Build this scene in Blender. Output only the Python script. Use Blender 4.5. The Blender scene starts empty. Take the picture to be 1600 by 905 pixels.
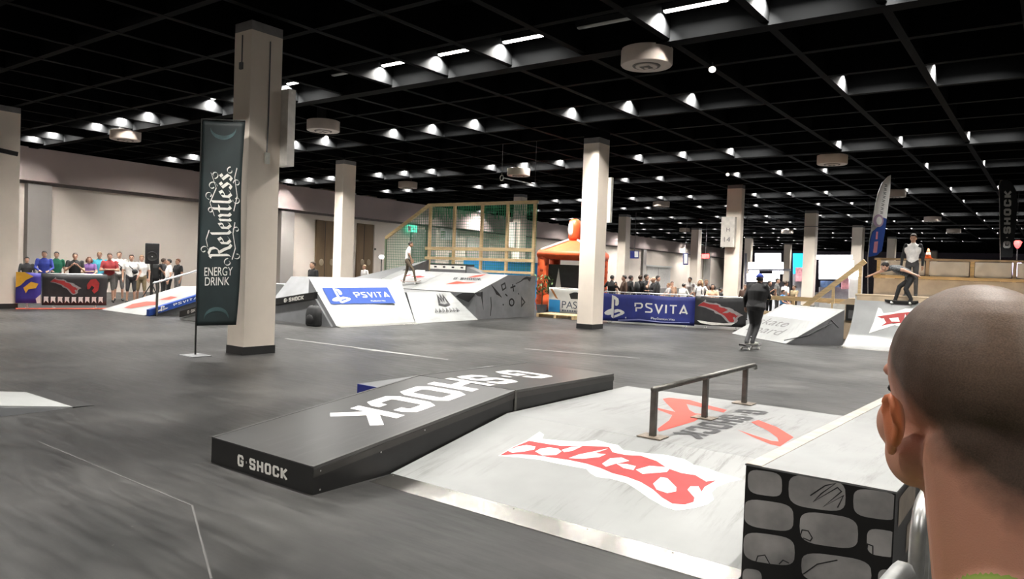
import bpy, bmesh, math, random
import numpy as np
from mathutils import Vector, Matrix
random.seed(7)
S = bpy.context.scene
COL = S.collection
V = Vector
PI = math.pi

# ------------------------------------------------------------------ camera
FPX, CXP, CYP, EYE = 1150.0, 800.0, 452.5, 1.7
_yaw, _pit, _rol = math.radians(36.5), math.radians(1.6), math.radians(2.1)
CD = V((-math.sin(_yaw) * math.cos(_pit), math.cos(_yaw) * math.cos(_pit), -math.sin(_pit)))
_r0 = V((math.cos(_yaw), math.sin(_yaw), 0))
_u0 = _r0.cross(CD)
CR = _r0 * math.cos(_rol) + _u0 * math.sin(_rol)
CU = _u0 * math.cos(_rol) - _r0 * math.sin(_rol)
cam = bpy.data.objects.new('camera', bpy.data.cameras.new('camera'))
COL.objects.link(cam)
cam.matrix_world = Matrix(((CR.x, CU.x, -CD.x, 0), (CR.y, CU.y, -CD.y, 0), (CR.z, CU.z, -CD.z, EYE), (0, 0, 0, 1)))
cam.data.sensor_fit = 'HORIZONTAL'
cam.data.sensor_width = 36
cam.data.lens = FPX * 36 / 1600
cam.data.clip_start = 0.05
cam.data.clip_end = 400
S.camera = cam
# ------------------------------------------------------------------ world, light, exposure
w = bpy.data.worlds.new('hall_world')
S.world = w
w.use_nodes = True
w.node_tree.nodes['Background'].inputs[0].default_value = (0.5, 0.52, 0.6, 1)
w.node_tree.nodes['Background'].inputs[1].default_value = 0.02
S.view_settings.view_transform = 'Standard'
S.view_settings.look = 'None'
S.view_settings.gamma = 1
S.view_settings.use_curve_mapping = False
S.view_settings.exposure = 0.68
LAMP = 84.0                       # watts of one ceiling lamp
LAMP_END = 165.0  # watts of the light added at each lamp's end
S.cycles.use_denoising = True
S.cycles.use_light_tree = True
S.cycles.max_bounces = 6
S.cycles.sample_clamp_indirect = 6

# ------------------------------------------------------------------ calibrated ray helpers (metres, z up)
EYEV = V((0, 0, EYE))
def ray(x, y): return CD + CR * ((x - CXP) / FPX) - CU * ((y - CYP) / FPX)
def onz(x, y, z=0.0):
    d = ray(x, y); return EYEV + d * ((z - EYE) / d.z)
def onx(x, y, X):
    d = ray(x, y); return EYEV + d * (X / d.x)
def ony(x, y, Y):
    d = ray(x, y); return EYEV + d * (Y / d.y)
def atd(x, y, t): return EYEV + ray(x, y) * t
def onp(x, y, p, n):
    d = ray(x, y); return EYEV + d * ((p - EYEV).dot(n) / d.dot(n))
def gnd(x, d, z=0.0):
    a = ray(x, 0).z; b = ray(x, 1).z - a
    y = ((z - EYE) / d - a) / b
    return atd(x, y, d)

# ------------------------------------------------------------------ materials
MATS = {}
def mat(name, col, rough=0.6, metal=0.0, var=0.12, scale=6.0, bump=0.0, emit=0.0, sss=0.0, ecol=None, alpha=1.0, spec=0.5, stretch=None):
    if name in MATS: return MATS[name]
    m = bpy.data.materials.new(name); m.use_nodes = True
    nt = m.node_tree; b = nt.nodes['Principled BSDF']
    b.inputs['Roughness'].default_value = rough; b.inputs['Metallic'].default_value = metal
    b.inputs['Specular IOR Level'].default_value = spec
    c4 = (*col, 1)
    b.inputs['Base Color'].default_value = c4
    if var > 0:
        tc = nt.nodes.new('ShaderNodeTexCoord'); mp = nt.nodes.new('ShaderNodeMapping')
        if stretch: mp.inputs['Scale'].default_value = stretch
        nz = nt.nodes.new('ShaderNodeTexNoise'); nz.inputs['Scale'].default_value = scale; nz.inputs['Detail'].default_value = 5
        rp = nt.nodes.new('ShaderNodeValToRGB')
        rp.color_ramp.elements[0].position = 0.3; rp.color_ramp.elements[1].position = 0.7
        rp.color_ramp.elements[0].color = (*[c * (1 - var) for c in col], 1)
        rp.color_ramp.elements[1].color = (*[min(1, c * (1 + var)) for c in col], 1)
        nt.links.new(tc.outputs['Object'], mp.inputs[0]); nt.links.new(mp.outputs[0], nz.inputs['Vector'])
        nt.links.new(nz.outputs['Fac'], rp.inputs[0]); nt.links.new(rp.outputs[0], b.inputs['Base Color'])
        if bump > 0:
            bp = nt.nodes.new('ShaderNodeBump'); bp.inputs['Strength'].default_value = bump
            nt.links.new(nz.outputs['Fac'], bp.inputs['Height']); nt.links.new(bp.outputs[0], b.inputs['Normal'])
    if emit > 0:
        b.inputs['Emission Color'].default_value = (*(ecol or col), 1); b.inputs['Emission Strength'].default_value = emit
    if sss > 0:
        b.inputs['Subsurface Weight'].default_value = sss; b.inputs['Subsurface Radius'].default_value = (0.012, 0.004, 0.002)
    MATS[name] = m
    return m

def N(nt, kind, **kw):
    n = nt.nodes.new(kind)
    for k, v in kw.items(): setattr(n, k, v)
    return n
def ramp_node(nt, stops):
    r = N(nt, 'ShaderNodeValToRGB')
    e = r.color_ramp.elements
    while len(e) < len(stops): e.new(0.5)
    for i, (p, c) in enumerate(stops):
        e[i].position = p; e[i].color = (c, c, c, 1) if not isinstance(c, tuple) else (*c, 1)
    return r

def floor_mat():
    m = bpy.data.materials.new('worn_black_floor'); m.use_nodes = True
    nt = m.node_tree; b = nt.nodes['Principled BSDF']; L = nt.links.new
    tc = N(nt, 'ShaderNodeTexCoord')
    n1 = N(nt, 'ShaderNodeTexNoise'); n1.inputs['Scale'].default_value = 0.55; n1.inputs['Detail'].default_value = 8; n1.inputs['Roughness'].default_value = 0.62
    L(tc.outputs['Object'], n1.inputs['Vector'])
    r1 = ramp_node(nt, [(0.36, (0.008, 0.008, 0.0078)), (0.5, (0.021, 0.0206, 0.020)), (0.66, (0.046, 0.045, 0.0432))])
    L(n1.outputs['Fac'], r1.inputs[0])
    mp = N(nt, 'ShaderNodeMapping'); mp.inputs['Scale'].default_value = (1.0, 7.0, 1); mp.inputs['Rotation'].default_value = (0, 0, 0.25)
    L(tc.outputs['Object'], mp.inputs[0])
    n2 = N(nt, 'ShaderNodeTexNoise'); n2.inputs['Scale'].default_value = 1.6; n2.inputs['Detail'].default_value = 10; n2.inputs['Roughness'].default_value = 0.7
    L(mp.outputs[0], n2.inputs['Vector'])
    r2 = ramp_node(nt, [(0.35, 0.7), (0.65, 1.3)])
    L(n2.outputs['Fac'], r2.inputs[0])
    mx = N(nt, 'ShaderNodeMix', data_type='RGBA', blend_type='MULTIPLY'); mx.inputs[0].default_value = 1
    L(r1.outputs[0], mx.inputs[6]); L(r2.outputs[0], mx.inputs[7])
    # pale specks of dust and chipped paint
    n3 = N(nt, 'ShaderNodeTexNoise'); n3.inputs['Scale'].default_value = 9; n3.inputs['Detail'].default_value = 2
    L(tc.outputs['Object'], n3.inputs['Vector'])
    r3 = ramp_node(nt, [(0.76, 0.0), (0.80, 0.35)])
    L(n3.outputs['Fac'], r3.inputs[0])
    m2 = N(nt, 'ShaderNodeMix', data_type='RGBA'); m2.inputs[7].default_value = (0.3, 0.29, 0.28, 1)
    L(r3.outputs[0], m2.inputs[0]); L(mx.outputs[2], m2.inputs[6]); L(m2.outputs[2], b.inputs['Base Color'])
    rr = ramp_node(nt, [(0.3, 0.30), (0.7, 0.52)])
    L(n2.outputs['Fac'], rr.inputs[0]); L(rr.outputs[0], b.inputs['Roughness'])
    bp = N(nt, 'ShaderNodeBump'); bp.inputs['Strength'].default_value = 0.06
    L(n2.outputs['Fac'], bp.inputs['Height']); L(bp.outputs[0], b.inputs['Normal'])
    b.inputs['Specular IOR Level'].default_value = 0.34
    return m

def scuffed(name, base, dark, amt=0.5, rough=0.42, sc=1.4, rot=0.6):
    """painted ramp board with dark wheel scuffs"""
    if name in MATS: return MATS[name]
    m = bpy.data.materials.new(name); m.use_nodes = True
    nt = m.node_tree; b = nt.nodes['Principled BSDF']; L = nt.links.new
    tc = N(nt, 'ShaderNodeTexCoord')
    mp = N(nt, 'ShaderNodeMapping'); mp.inputs['Scale'].default_value = (9.0, 0.9, 1); mp.inputs['Rotation'].default_value = (0, 0, rot)
    L(tc.outputs['Object'], mp.inputs[0])
    n1 = N(nt, 'ShaderNodeTexNoise'); n1.inputs['Scale'].default_value = sc; n1.inputs['Detail'].default_value = 9; n1.inputs['Roughness'].default_value = 0.75
    L(mp.outputs[0], n1.inputs['Vector'])
    r1 = ramp_node(nt, [(0.36, 1.0), (0.5, 0.0)]); L(n1.outputs['Fac'], r1.inputs[0])
    n2 = N(nt, 'ShaderNodeTexNoise'); n2.inputs['Scale'].default_value = 0.9; n2.inputs['Detail'].default_value = 4
    L(tc.outputs['Object'], n2.inputs['Vector'])
    r2 = ramp_node(nt, [(0.42, 0.0), (0.68, amt)]); L(n2.outputs['Fac'], r2.inputs[0])
    mu = N(nt, 'ShaderNodeMath', operation='MULTIPLY'); L(r1.outputs[0], mu.inputs[0]); L(r2.outputs[0], mu.inputs[1])
    n3 = N(nt, 'ShaderNodeTexNoise'); n3.inputs['Scale'].default_value = 2.5; n3.inputs['Detail'].default_value = 6
    L(tc.outputs['Object'], n3.inputs['Vector'])
    r3 = ramp_node(nt, [(0.3, tuple(c * 0.88 for c in base)), (0.7, tuple(min(1, c * 1.06) for c in base))]); L(n3.outputs['Fac'], r3.inputs[0])
    mx = N(nt, 'ShaderNodeMix', data_type='RGBA'); mx.inputs[7].default_value = (*dark, 1)
    L(mu.outputs[0], mx.inputs[0]); L(r3.outputs[0], mx.inputs[6]); L(mx.outputs[2], b.inputs['Base Color'])
    b.inputs['Roughness'].default_value = rough
    MATS[name] = m
    return m

M_FLOOR = floor_mat()
M_CEIL = mat('black_ceiling_paint', (0.0024, 0.0026, 0.0028), 0.8, spec=0.04)
M_COL = mat('cream_plaster', (0.82, 0.73, 0.63), 0.75, var=0.04, scale=2, spec=0.2)
M_SKIRT = mat('dark_skirting', (0.02, 0.02, 0.02), 0.5)
M_WALL = mat('off_white_wall', (0.83, 0.75, 0.67), 0.8, var=0.05, scale=0.5, spec=0.2)
M_FASC = mat('mauve_grey_fascia', (0.56, 0.47, 0.45), 0.8, var=0.06, scale=0.6, spec=0.2)
M_GREYW = mat('grey_wall_panel', (0.36, 0.34, 0.32), 0.8, var=0.05, scale=0.8)
M_TUBE = mat('lit_fluorescent_tube', (0.9, 0.9, 0.9), 0.5, var=0, emit=9.0, ecol=(1.0, 0.965, 0.91))
M_TUBEOFF = mat('dead_fluorescent_tube', (0.5, 0.5, 0.48), 0.4, var=0)
M_HOUS = mat('black_lamp_housing', (0.015, 0.015, 0.016), 0.6, var=0)
M_DRUM = mat('cream_vent_metal', (0.46, 0.40, 0.35), 0.6, var=0.04)
M_DRUM2 = mat('dark_vent_slot', (0.1, 0.09, 0.08), 0.7, var=0)
M_RAMP = scuffed('pale_grey_ramp_paint', (0.232, 0.237, 0.234), (0.07, 0.065, 0.06), 0.9, 0.5)
M_RAMP2 = scuffed('white_ramp_paint', (0.265, 0.274, 0.27), (0.15, 0.15, 0.15), 0.5, 0.45, 1.0, 1.1)
M_RAMPG = scuffed('mid_grey_ramp_paint', (0.16, 0.165, 0.17), (0.16, 0.16, 0.16), 0.5, 0.4, 0.8)
M_SIDE = mat('dark_grey_ramp_side', (0.11, 0.11, 0.115), 0.6, var=0.15, scale=3)
M_SIDE2 = mat('light_grey_ramp_side', (0.19, 0.195, 0.203), 0.6, var=0.1, scale=3)
M_LEDGE = scuffed('black_ledge_top', (0.045, 0.045, 0.045), (0.09, 0.09, 0.09), 0.7, 0.33, 2.2, -0.1)
M_BLACK = mat('black_paint', (0.012, 0.012, 0.012), 0.45, var=0.2)
M_INK = mat('black_print', (0.02, 0.02, 0.022), 0.5, var=0)
M_WHITE = mat('white_print', (0.72, 0.72, 0.70), 0.4, var=0.04)
M_OFFW = mat('worn_white_print', (0.72, 0.71, 0.66), 0.45, var=0.1, scale=14)
M_RED = mat('red_print', (0.32, 0.022, 0.022), 0.6, var=0.14, scale=9)
M_ORED = mat('orange_red_print', (0.46, 0.04, 0.02), 0.6, var=0.1, scale=9)
M_BLUE = mat('blue_print', (0.022, 0.062, 0.27), 0.7, var=0.08, spec=0.2)
M_NAVY = mat('navy_fabric', (0.018, 0.028, 0.19), 0.6, var=0.15, scale=3)
M_BBLUE = mat('bright_blue_paint', (0.012, 0.02, 0.17), 0.45, var=0.05)
M_STEEL = mat('brushed_steel', (0.62, 0.60, 0.56), 0.24, 1.0, var=0.12, scale=3)
M_GALV = mat('galvanised_steel', (0.55, 0.55, 0.54), 0.38, 0.9, var=0.15, scale=20)
M_DSTEEL = mat('dark_raw_steel', (0.12, 0.115, 0.105), 0.4, 0.7, var=0.25, scale=12)
M_RUST = mat('brownish_base_plate', (0.24, 0.20, 0.16), 0.5, 0.5, var=0.3, scale=30)
M_PINE = mat('pine_wood', (0.62, 0.46, 0.25), 0.6, var=0.18, scale=4, stretch=(1, 1, 6))
M_PLY = mat('plywood', (0.46, 0.36, 0.25), 0.6, var=0.2, scale=3)
M_NET = mat('green_netting', (0.02, 0.22, 0.10), 0.7, var=0)
M_BANNER = mat('dark_teal_flag', (0.010, 0.020, 0.0215), 0.6, var=0.35, scale=1.6)
M_TEAL = mat('pale_teal_print', (0.04, 0.08, 0.085), 0.6, var=0.4, scale=6)
M_CLOTH = mat('white_cloth', (0.86, 0.84, 0.81), 0.8, var=0.1, scale=2)
M_DOOR = mat('brown_wood_door', (0.165, 0.11, 0.06), 0.55, var=0.18, scale=2, stretch=(1, 1, 0.2))
M_INFL = mat('orange_red_inflatable', (0.72, 0.11, 0.03), 0.45, var=0.1)
M_INFL2 = mat('dark_red_brick_print', (0.46, 0.06, 0.02), 0.5, var=0.1)
M_SCREEN = mat('black_window_mesh', (0.03, 0.03, 0.035), 0.5, var=0.2)
M_SKYB = mat('sky_blue_board', (0.03, 0.25, 0.56), 0.5, var=0.06)
M_LEAF = mat('green_leaf', (0.07, 0.15, 0.035), 0.6, var=0.4)
M_SPK = mat('black_speaker_cabinet', (0.015, 0.015, 0.017), 0.5, var=0.2)
M_LIT = mat('bright_backlit_panel', (1, 1, 1), 0.5, var=0, emit=6.0, ecol=(0.93, 0.95, 1.0))
M_LITC = mat('cyan_backlit_panel', (0.02, 0.35, 0.8), 0.5, var=0, emit=0.9, ecol=(0.0, 0.36, 0.9))
M_LITR = mat('red_lamp_glow', (0.9, 0.1, 0.08), 0.5, var=0, emit=2.5, ecol=(1.0, 0.08, 0.08))
M_LITV = mat('violet_white_glow', (0.8, 0.7, 1), 0.5, var=0, emit=4, ecol=(0.8, 0.7, 1.0))
M_EXIT = mat('green_exit_sign', (0.05, 0.5, 0.3), 0.5, var=0, emit=0.8, ecol=(0.12, 0.75, 0.5))
M_YEL = mat('yellow_print', (0.78, 0.42, 0.04), 0.5, var=0.1)
M_BRICKW = mat('airbrushed_white_brick', (0.42, 0.41, 0.40), 0.45, var=0.35, scale=5)
M_TAPE = mat('pale_floor_tape', (0.22, 0.22, 0.215), 0.5, var=0.3, scale=5)
M_TIRE = mat('dark_rubber', (0.02, 0.02, 0.02), 0.6, var=0)

# ------------------------------------------------------------------ mesh builder
class MB:
    def __init__(s): s.v = []; s.f = []; s.m = []
    def add(s, vs, fs, mi=0):
        o = len(s.v); s.v += [tuple(q) for q in vs]
        for f in fs: s.f.append(tuple(o + i for i in f)); s.m.append(mi)
        return s
    def box(s, lo, hi, mi=0):
        x0, y0, z0 = lo; x1, y1, z1 = hi
        return s.add([(x0, y0, z0), (x1, y0, z0), (x1, y1, z0), (x0, y1, z0), (x0, y0, z1), (x1, y0, z1), (x1, y1, z1), (x0, y1, z1)],
                     [(0, 3, 2, 1), (4, 5, 6, 7), (0, 1, 5, 4), (1, 2, 6, 5), (2, 3, 7, 6), (3, 0, 4, 7)], mi)
    def bar(s, a, b, wd, ht, mi=0, up=(0, 0, 1)):
        a = V(a); b = V(b); d = (b - a).normalized(); u = V(up)
        if abs(d.dot(u)) > 0.98: u = V((0, 1, 0))
        r = d.cross(u).normalized() * (wd / 2); u = r.cross(d).normalized() * (ht / 2)
        vs = [a - r - u, a + r - u, a + r + u, a - r + u, b - r - u, b + r - u, b + r + u, b - r + u]
        return s.add(vs, [(0, 3, 2, 1), (4, 5, 6, 7), (0, 1, 5, 4), (1, 2, 6, 5), (2, 3, 7, 6), (3, 0, 4, 7)], mi)
    def prism(s, poly, d, mi=0):
        poly = [V(p) for p in poly]; d = V(d); n = len(poly)
        nr = V((0, 0, 0))
        for i in range(n): nr += poly[i].cross(poly[(i + 1) % n])
        if nr.dot(d) > 0: poly.reverse()
        vs = poly + [p + d for p in poly]
        fs = [tuple(range(n)), tuple(range(2 * n - 1, n - 1, -1))]
        fs += [(i, n + i, n + (i + 1) % n, (i + 1) % n) for i in range(n)]
        return s.add(vs, fs, mi)
    def tube(s, pts, r, seg=8, mi=0, closed=False):
        pts = [V(p) for p in pts]; n = len(pts)
        rs = r if isinstance(r, (list, tuple)) else [r] * n
        vs = []; pu = None
        for i, p in enumerate(pts):
            if closed: d = pts[(i + 1) % n] - pts[i - 1]
            else: d = pts[min(i + 1, n - 1)] - pts[max(i - 1, 0)]
            d.normalize()
            u = pu if pu is not None else (V((0, 0, 1)) if abs(d.z) < 0.9 else V((1, 0, 0)))
            rt = d.cross(u)
            if rt.length < 1e-4: rt = d.cross(V((0.3, 1, 0.2)))
            rt.normalize(); u = rt.cross(d).normalized(); pu = u
            for k in range(seg):
                a = 2 * PI * k / seg
                vs.append(p + (rt * math.cos(a) + u * math.sin(a)) * rs[i])
        fs = []
        rng = n if closed else n - 1
        for i in range(rng):
            j = (i + 1) % n
            for k in range(seg):
                k2 = (k + 1) % seg
                fs.append((i * seg + k, i * seg + k2, j * seg + k2, j * seg + k))
        if not closed:
            fs.append(tuple(range(seg - 1, -1, -1))); fs.append(tuple((n - 1) * seg + k for k in range(seg)))
        return s.add(vs, fs, mi)
    def lathe(s, prof, c=(0, 0, 0), seg=24, mi=0):
        vs = []; n = len(prof)
        for r, z in prof:
            for k in range(seg):
                a = 2 * PI * k / seg; vs.append((c[0] + r * math.cos(a), c[1] + r * math.sin(a), c[2] + z))
        fs = []
        for i in range(n - 1):
            for k in range(seg):
                k2 = (k + 1) % seg; fs.append((i * seg + k, i * seg + k2, (i + 1) * seg + k2, (i + 1) * seg + k))
        fs.append(tuple(range(seg - 1, -1, -1))); fs.append(tuple((n - 1) * seg + k for k in range(seg)))
        return s.add(vs, fs, mi)
    def ell(s, c, r, seg=12, rings=8, mi=0, R=None):
        c = V(c); vs = [];
        for i in range(rings + 1):
            t = PI * i / rings
            for k in range(seg):
                a = 2 * PI * k / seg
                q = V((r[0] * math.sin(t) * math.cos(a), r[1] * math.sin(t) * math.sin(a), -r[2] * math.cos(t)))
                if R is not None: q = R @ q
                vs.append(c + q)
        fs = []
        for i in range(rings):
            for k in range(seg):
                k2 = (k + 1) % seg; fs.append((i * seg + k, i * seg + k2, (i + 1) * seg + k2, (i + 1) * seg + k))
        return s.add(vs, fs, mi)

def rounded(pts, rad, n=5):
    """polyline with its inner corners rounded"""
    pts = [V(p) for p in pts]; out = [pts[0]]
    for i in range(1, len(pts) - 1):
        a = (pts[i - 1] - pts[i]).normalized(); b = (pts[i + 1] - pts[i]).normalized()
        p0 = pts[i] + a * rad; p1 = pts[i] + b * rad
        for k in range(n + 1):
            t = k / n; out.append(p0 * (1 - t) ** 2 + pts[i] * 2 * t * (1 - t) + p1 * t * t)
    return out + [pts[-1]]

def props(o, label=None, cat=None, group=None, kind=None):
    if label: o['label'] = label
    if cat: o['category'] = cat
    if group: o['group'] = group
    if kind: o['kind'] = kind
    return o
def mesh(name, mb, mats):
    me = bpy.data.meshes.new(name); me.from_pydata(mb.v, [], mb.f)
    if not isinstance(mats, (list, tuple)): mats = [mats]
    for m in mats: me.materials.append(m)
    if len(mats) > 1: me.polygons.foreach_set('material_index', mb.m)
    me.update(); return me
def obj(name, mb, mats, parent=None, label=None, cat=None, group=None, kind=None, smooth=False, bevel=0.0):
    me = mesh(name, mb, mats) if isinstance(mb, MB) else mb
    if smooth: me.polygons.foreach_set('use_smooth', [True] * len(me.polygons))
    o = bpy.data.objects.new(name, me); COL.objects.link(o)
    if parent is not None: o.parent = parent
    if bevel > 0:
        bv = o.modifiers.new('bevel', 'BEVEL'); bv.width = bevel; bv.segments = 2; bv.limit_method = 'ANGLE'
    return props(o, label, cat, group, kind)
def smooth_angle(o, deg=40):
    o.data.polygons.foreach_set('use_smooth', [True] * len(o.data.polygons))
    o.data.set_sharp_from_angle(angle=math.radians(deg)); return o
def thing(name, label, cat, loc=(0, 0, 0), rotz=0.0, group=None):
    o = bpy.data.objects.new(name, None); COL.objects.link(o)
    o.location = loc; o.rotation_euler = (0, 0, rotz); o.empty_display_size = 0.1
    return props(o, label, cat, group)
def wob(name, mb, mats, parent, **kw):
    """child of an unrotated thing, its mesh given in world coordinates"""
    L = parent.location
    mb.v = [(x - L.x, y - L.y, z - L.z) for x, y, z in mb.v]
    return obj(name, mb, mats, parent, **kw)
def copy_tree(o, parent=None):
    c = o.copy(); COL.objects.link(c); c.parent = parent
    for ch in list(o.children): copy_tree(ch, c)
    return c

# ------------------------------------------------------------------ flat print: strokes, letters, decals
def stroke(poly, wd, closed=False):
    """2-D polyline to a mitred strip: (verts, faces)"""
    P = [np.array(p, float) for p in poly]; n = len(P); vs = []
    for i in range(n):
        a = P[i] - P[i - 1] if (i > 0 or closed) else P[1] - P[0]
        b = P[(i + 1) % n] - P[i] if (i < n - 1 or closed) else P[-1] - P[-2]
        a = a / (np.linalg.norm(a) + 1e-9); b = b / (np.linalg.norm(b) + 1e-9)
        na = np.array([-a[1], a[0]]); nb = np.array([-b[1], b[0]])
        m = na + nb; m = m / (np.linalg.norm(m) + 1e-9); k = 1 / max(0.45, m.dot(na))
        wv = wd[i] if isinstance(wd, (list, tuple)) else wd
        vs += [P[i] + m * k * wv / 2, P[i] - m * k * wv / 2]
    fs = [(2 * i, 2 * i + 1, 2 * ((i + 1) % n) + 1, 2 * ((i + 1) % n)) for i in range(n if closed else n - 1)]
    return vs, fs
BLOCK = {
 'G': ([[(1, .70), (1, .85), (.85, 1), (.15, 1), (0, .85), (0, .15), (.15, 0), (.85, 0), (1, .15), (1, .46), (.5, .46)]], []),
 '-': ([[(.05, .5), (.75, .5)]], []),
 'S': ([[(1, .74), (1, .87), (.87, 1), (.13, 1), (0, .87), (0, .63), (.14, .5), (.86, .5), (1, .37), (1, .13), (.87, 0), (.13, 0), (0, .13), (0, .26)]], []),
 'H': ([[(0, -.08), (0, 1.08)], [(1, -.08), (1, 1.08)], [(0, .5), (1, .5)]], []),
 'O': ([], [[(.15, 0), (0, .15), (0, .85), (.15, 1), (.85, 1), (1, .85), (1, .15), (.85, 0)]]),
 'C': ([[(1, .68), (1, .85), (.85, 1), (.15, 1), (0, .85), (0, .15), (.15, 0), (.85, 0), (1, .15), (1, .32)]], []),
 'K': ([[(0, -.08), (0, 1.08)], [(1.05, 1.08), (.2, .5), (1.05, -.08)]], []),
 'P': ([[(0, .62), (0, 1), (.8, 1), (1, .85), (1, .62), (.8, .45), (.15, .45), (.15, 0)]], []),
 's': ([[(1, 1), (.2, 1), (.1, .9), (.1, .75), (.2, .6), (.85, .42), (.95, .3), (.95, .12), (.8, 0), (0, 0)]], []),
 'V': ([[(0, 1.04), (.5, 0), (1, 1.04)]], []),
 'I': ([[(.5, 0), (.5, 1.04)]], []),
 'T': ([[(0, 1), (1, 1)], [(.5, 0), (.5, 1)]], []),
 'A': ([[(0, 0), (.5, 1), (1, 0)], [(.3, .2), (.85, .2)]], []),
}
WID = {'-': .5, 'I': .3}
def densify(pl, closed):
    out = []; n = len(pl)
    for i in range(n if closed else n - 1):
        a, b = pl[i], pl[(i + 1) % n]; m = max(1, int(math.hypot(b[0] - a[0], b[1] - a[1]) / .12))
        out += [(a[0] + (b[0] - a[0]) * q / m, a[1] + (b[1] - a[1]) * q / m) for q in range(m)]
    return out if closed else out + [pl[-1]]
def blocktext(txt, t=.22, lw=.62, gap=.2):
    """stroke lettering normalised to the unit square: (verts, faces)"""
    vs = []; fs = []; x = 0.0
    for ch in txt:
        wd = lw * WID.get(ch, 1.0)
        opn, clo = BLOCK[ch]
        for pl, c in [(p, False) for p in opn] + [(p, True) for p in clo]:
            pl = densify(pl, c)
            q = [(x + t / 2 + p[0] * (wd - t), t / 2 + p[1] * (1 - t)) for p in pl]
            v, f = stroke(q, t, c); o = len(vs); vs += v; fs += [tuple(o + i for i in g) for g in f]
        x += wd + gap
    vs = np.array(vs); mn = vs.min(0); mx = vs.max(0)
    return [tuple((p - mn) / (mx - mn)) for p in vs], fs
def fonttext(txt):
    cu = bpy.data.curves.new('lettering', 'FONT'); cu.body = txt; cu.align_x = 'LEFT'
    o = bpy.data.objects.new('lettering', cu); COL.objects.link(o)
    dg = bpy.context.evaluated_depsgraph_get()
    me = bpy.data.meshes.new_from_object(o.evaluated_get(dg))
    vs = np.array([v.co[:2] for v in me.vertices]); fs = [tuple(p.vertices) for p in me.polygons]
    bpy.data.objects.remove(o); bpy.data.curves.remove(cu); bpy.data.meshes.remove(me)
    mn = vs.min(0); mx = vs.max(0)
    return [tuple((p - mn) / (mx - mn)) for p in vs], fs
def quadmap(p00, p10, p11, p01, off=0.004):
    p00, p10, p11, p01 = map(V, (p00, p10, p11, p01))
    n = (p10 - p00).cross(p01 - p00).normalized() * off
    return lambda u, v: p00 * (1 - u) * (1 - v) + p10 * u * (1 - v) + p11 * u * v + p01 * (1 - u) * v + n
def decal(name, polys, fmap, m, parent):
    """polys: (verts, faces) in unit coordinates laid on a surface by fmap; child of an unrotated thing"""
    b = MB(); b.add([fmap(*p) for p in polys[0]], polys[1])
    return wob(name, b, m, parent)
def pxdecal(name, polylist, p, n, m, parent, off=0.004):
    """outlines read off the photograph laid on the plane (p, n) of a real surface"""
    p = V(p); n = V(n).normalized()
    if n.dot(EYEV - p) < 0: n = -n
    b = MB()
    for poly in polylist:
        pts = [onp(x, y, p, n) + n * off for x, y in poly]
        if len(pts) > 4:
            bm = bmesh.new(); vv = [bm.verts.new(q) for q in pts]
            f = bm.faces.new(vv); bmesh.ops.triangulate(bm, faces=[f])
            bm.verts.index_update()
            b.add([q.co for q in bm.verts], [tuple(q.index for q in g.verts) for g in bm.faces]); bm.free()
        else: b.add(pts, [tuple(range(len(pts)))])
    return wob(name, b, m, parent)
def crop(pts, sc, ox, oy): return [(ox + x / sc, oy + y / sc) for x, y in pts]
def ellpoly(cx, cy, rx, ry, n=18, p=2.0):
    out = []
    for k in range(n):
        a = 2 * PI * k / n; c, s_ = math.cos(a), math.sin(a)
        out.append((cx + rx * math.copysign(abs(c) ** (2 / p), c), cy + ry * math.copysign(abs(s_) ** (2 / p), s_)))
    return out
def strokes2(polys, wd):
    vs = []; fs = []
    for pl in polys:
        v, f = stroke(pl, wd); o = len(vs); vs += v; fs += [tuple(o + i for i in g) for g in f]
    return vs, fs
# the spiky red emblem used on the funbox, the quarter pipe and the banners (unit square, y down)
def _norm(pl): return [((x - 140) / 1385, (y - 55) / 448) for x, y in pl]
EMB_OUT = _norm([(140, 192), (215, 145), (300, 105), (340, 78), (375, 55), (400, 72), (388, 95), (500, 106), (620, 112), (700, 102), (770, 122), (820, 130), (850, 158), (960, 175), (1100, 188), (1200, 212), (1250, 243), (1330, 263), (1400, 290), (1525, 325), (1440, 345), (1385, 368), (1352, 400), (1365, 440), (1330, 468), (1250, 490), (1150, 503), (1080, 480), (1000, 435), (930, 385), (870, 347), (780, 322), (700, 312), (662, 290), (640, 266), (560, 252), (480, 237), (380, 215), (250, 200)])
EMB_RED = _norm([(150, 190), (230, 142), (315, 107), (420, 125), (500, 136), (620, 135), (700, 138), (770, 142), (790, 172), (860, 187), (950, 192), (1040, 222), (1100, 262), (1180, 290), (1260, 302), (1320, 338), (1380, 332), (1312, 370), (1295, 398), (1278, 366), (1232, 366), (1216, 385), (1255, 430), (1250, 455), (1200, 470), (1130, 465), (1070, 430), (1020, 385), (950, 342), (870, 312), (790, 292), (720, 262), (640, 237), (540, 216), (440, 202), (350, 188), (250, 184)])
EMB_BLOB = [_norm(q) for q in (
    [(195, 164), (250, 140), (300, 132), (352, 140), (345, 157), (290, 168), (220, 176)],
    [(350, 168), (380, 152), (430, 145), (480, 152), (500, 168), (470, 188), (390, 190)],
    [(500, 160), (560, 141), (618, 138), (560, 165), (515, 172)],
    [(540, 206), (600, 185), (765, 152), (690, 178), (752, 184), (715, 200), (620, 210)],
    [(730, 238), (775, 208), (840, 202), (885, 222), (800, 240), (752, 255)],
    [(812, 238), (870, 240), (922, 252), (908, 274), (850, 262)],
    [(922, 272), (1000, 250), (1120, 260), (1098, 285), (960, 296)],
    [(1020, 352), (1062, 315), (1100, 320), (1152, 372), (1150, 396), (1100, 405), (1040, 385)])]
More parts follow.
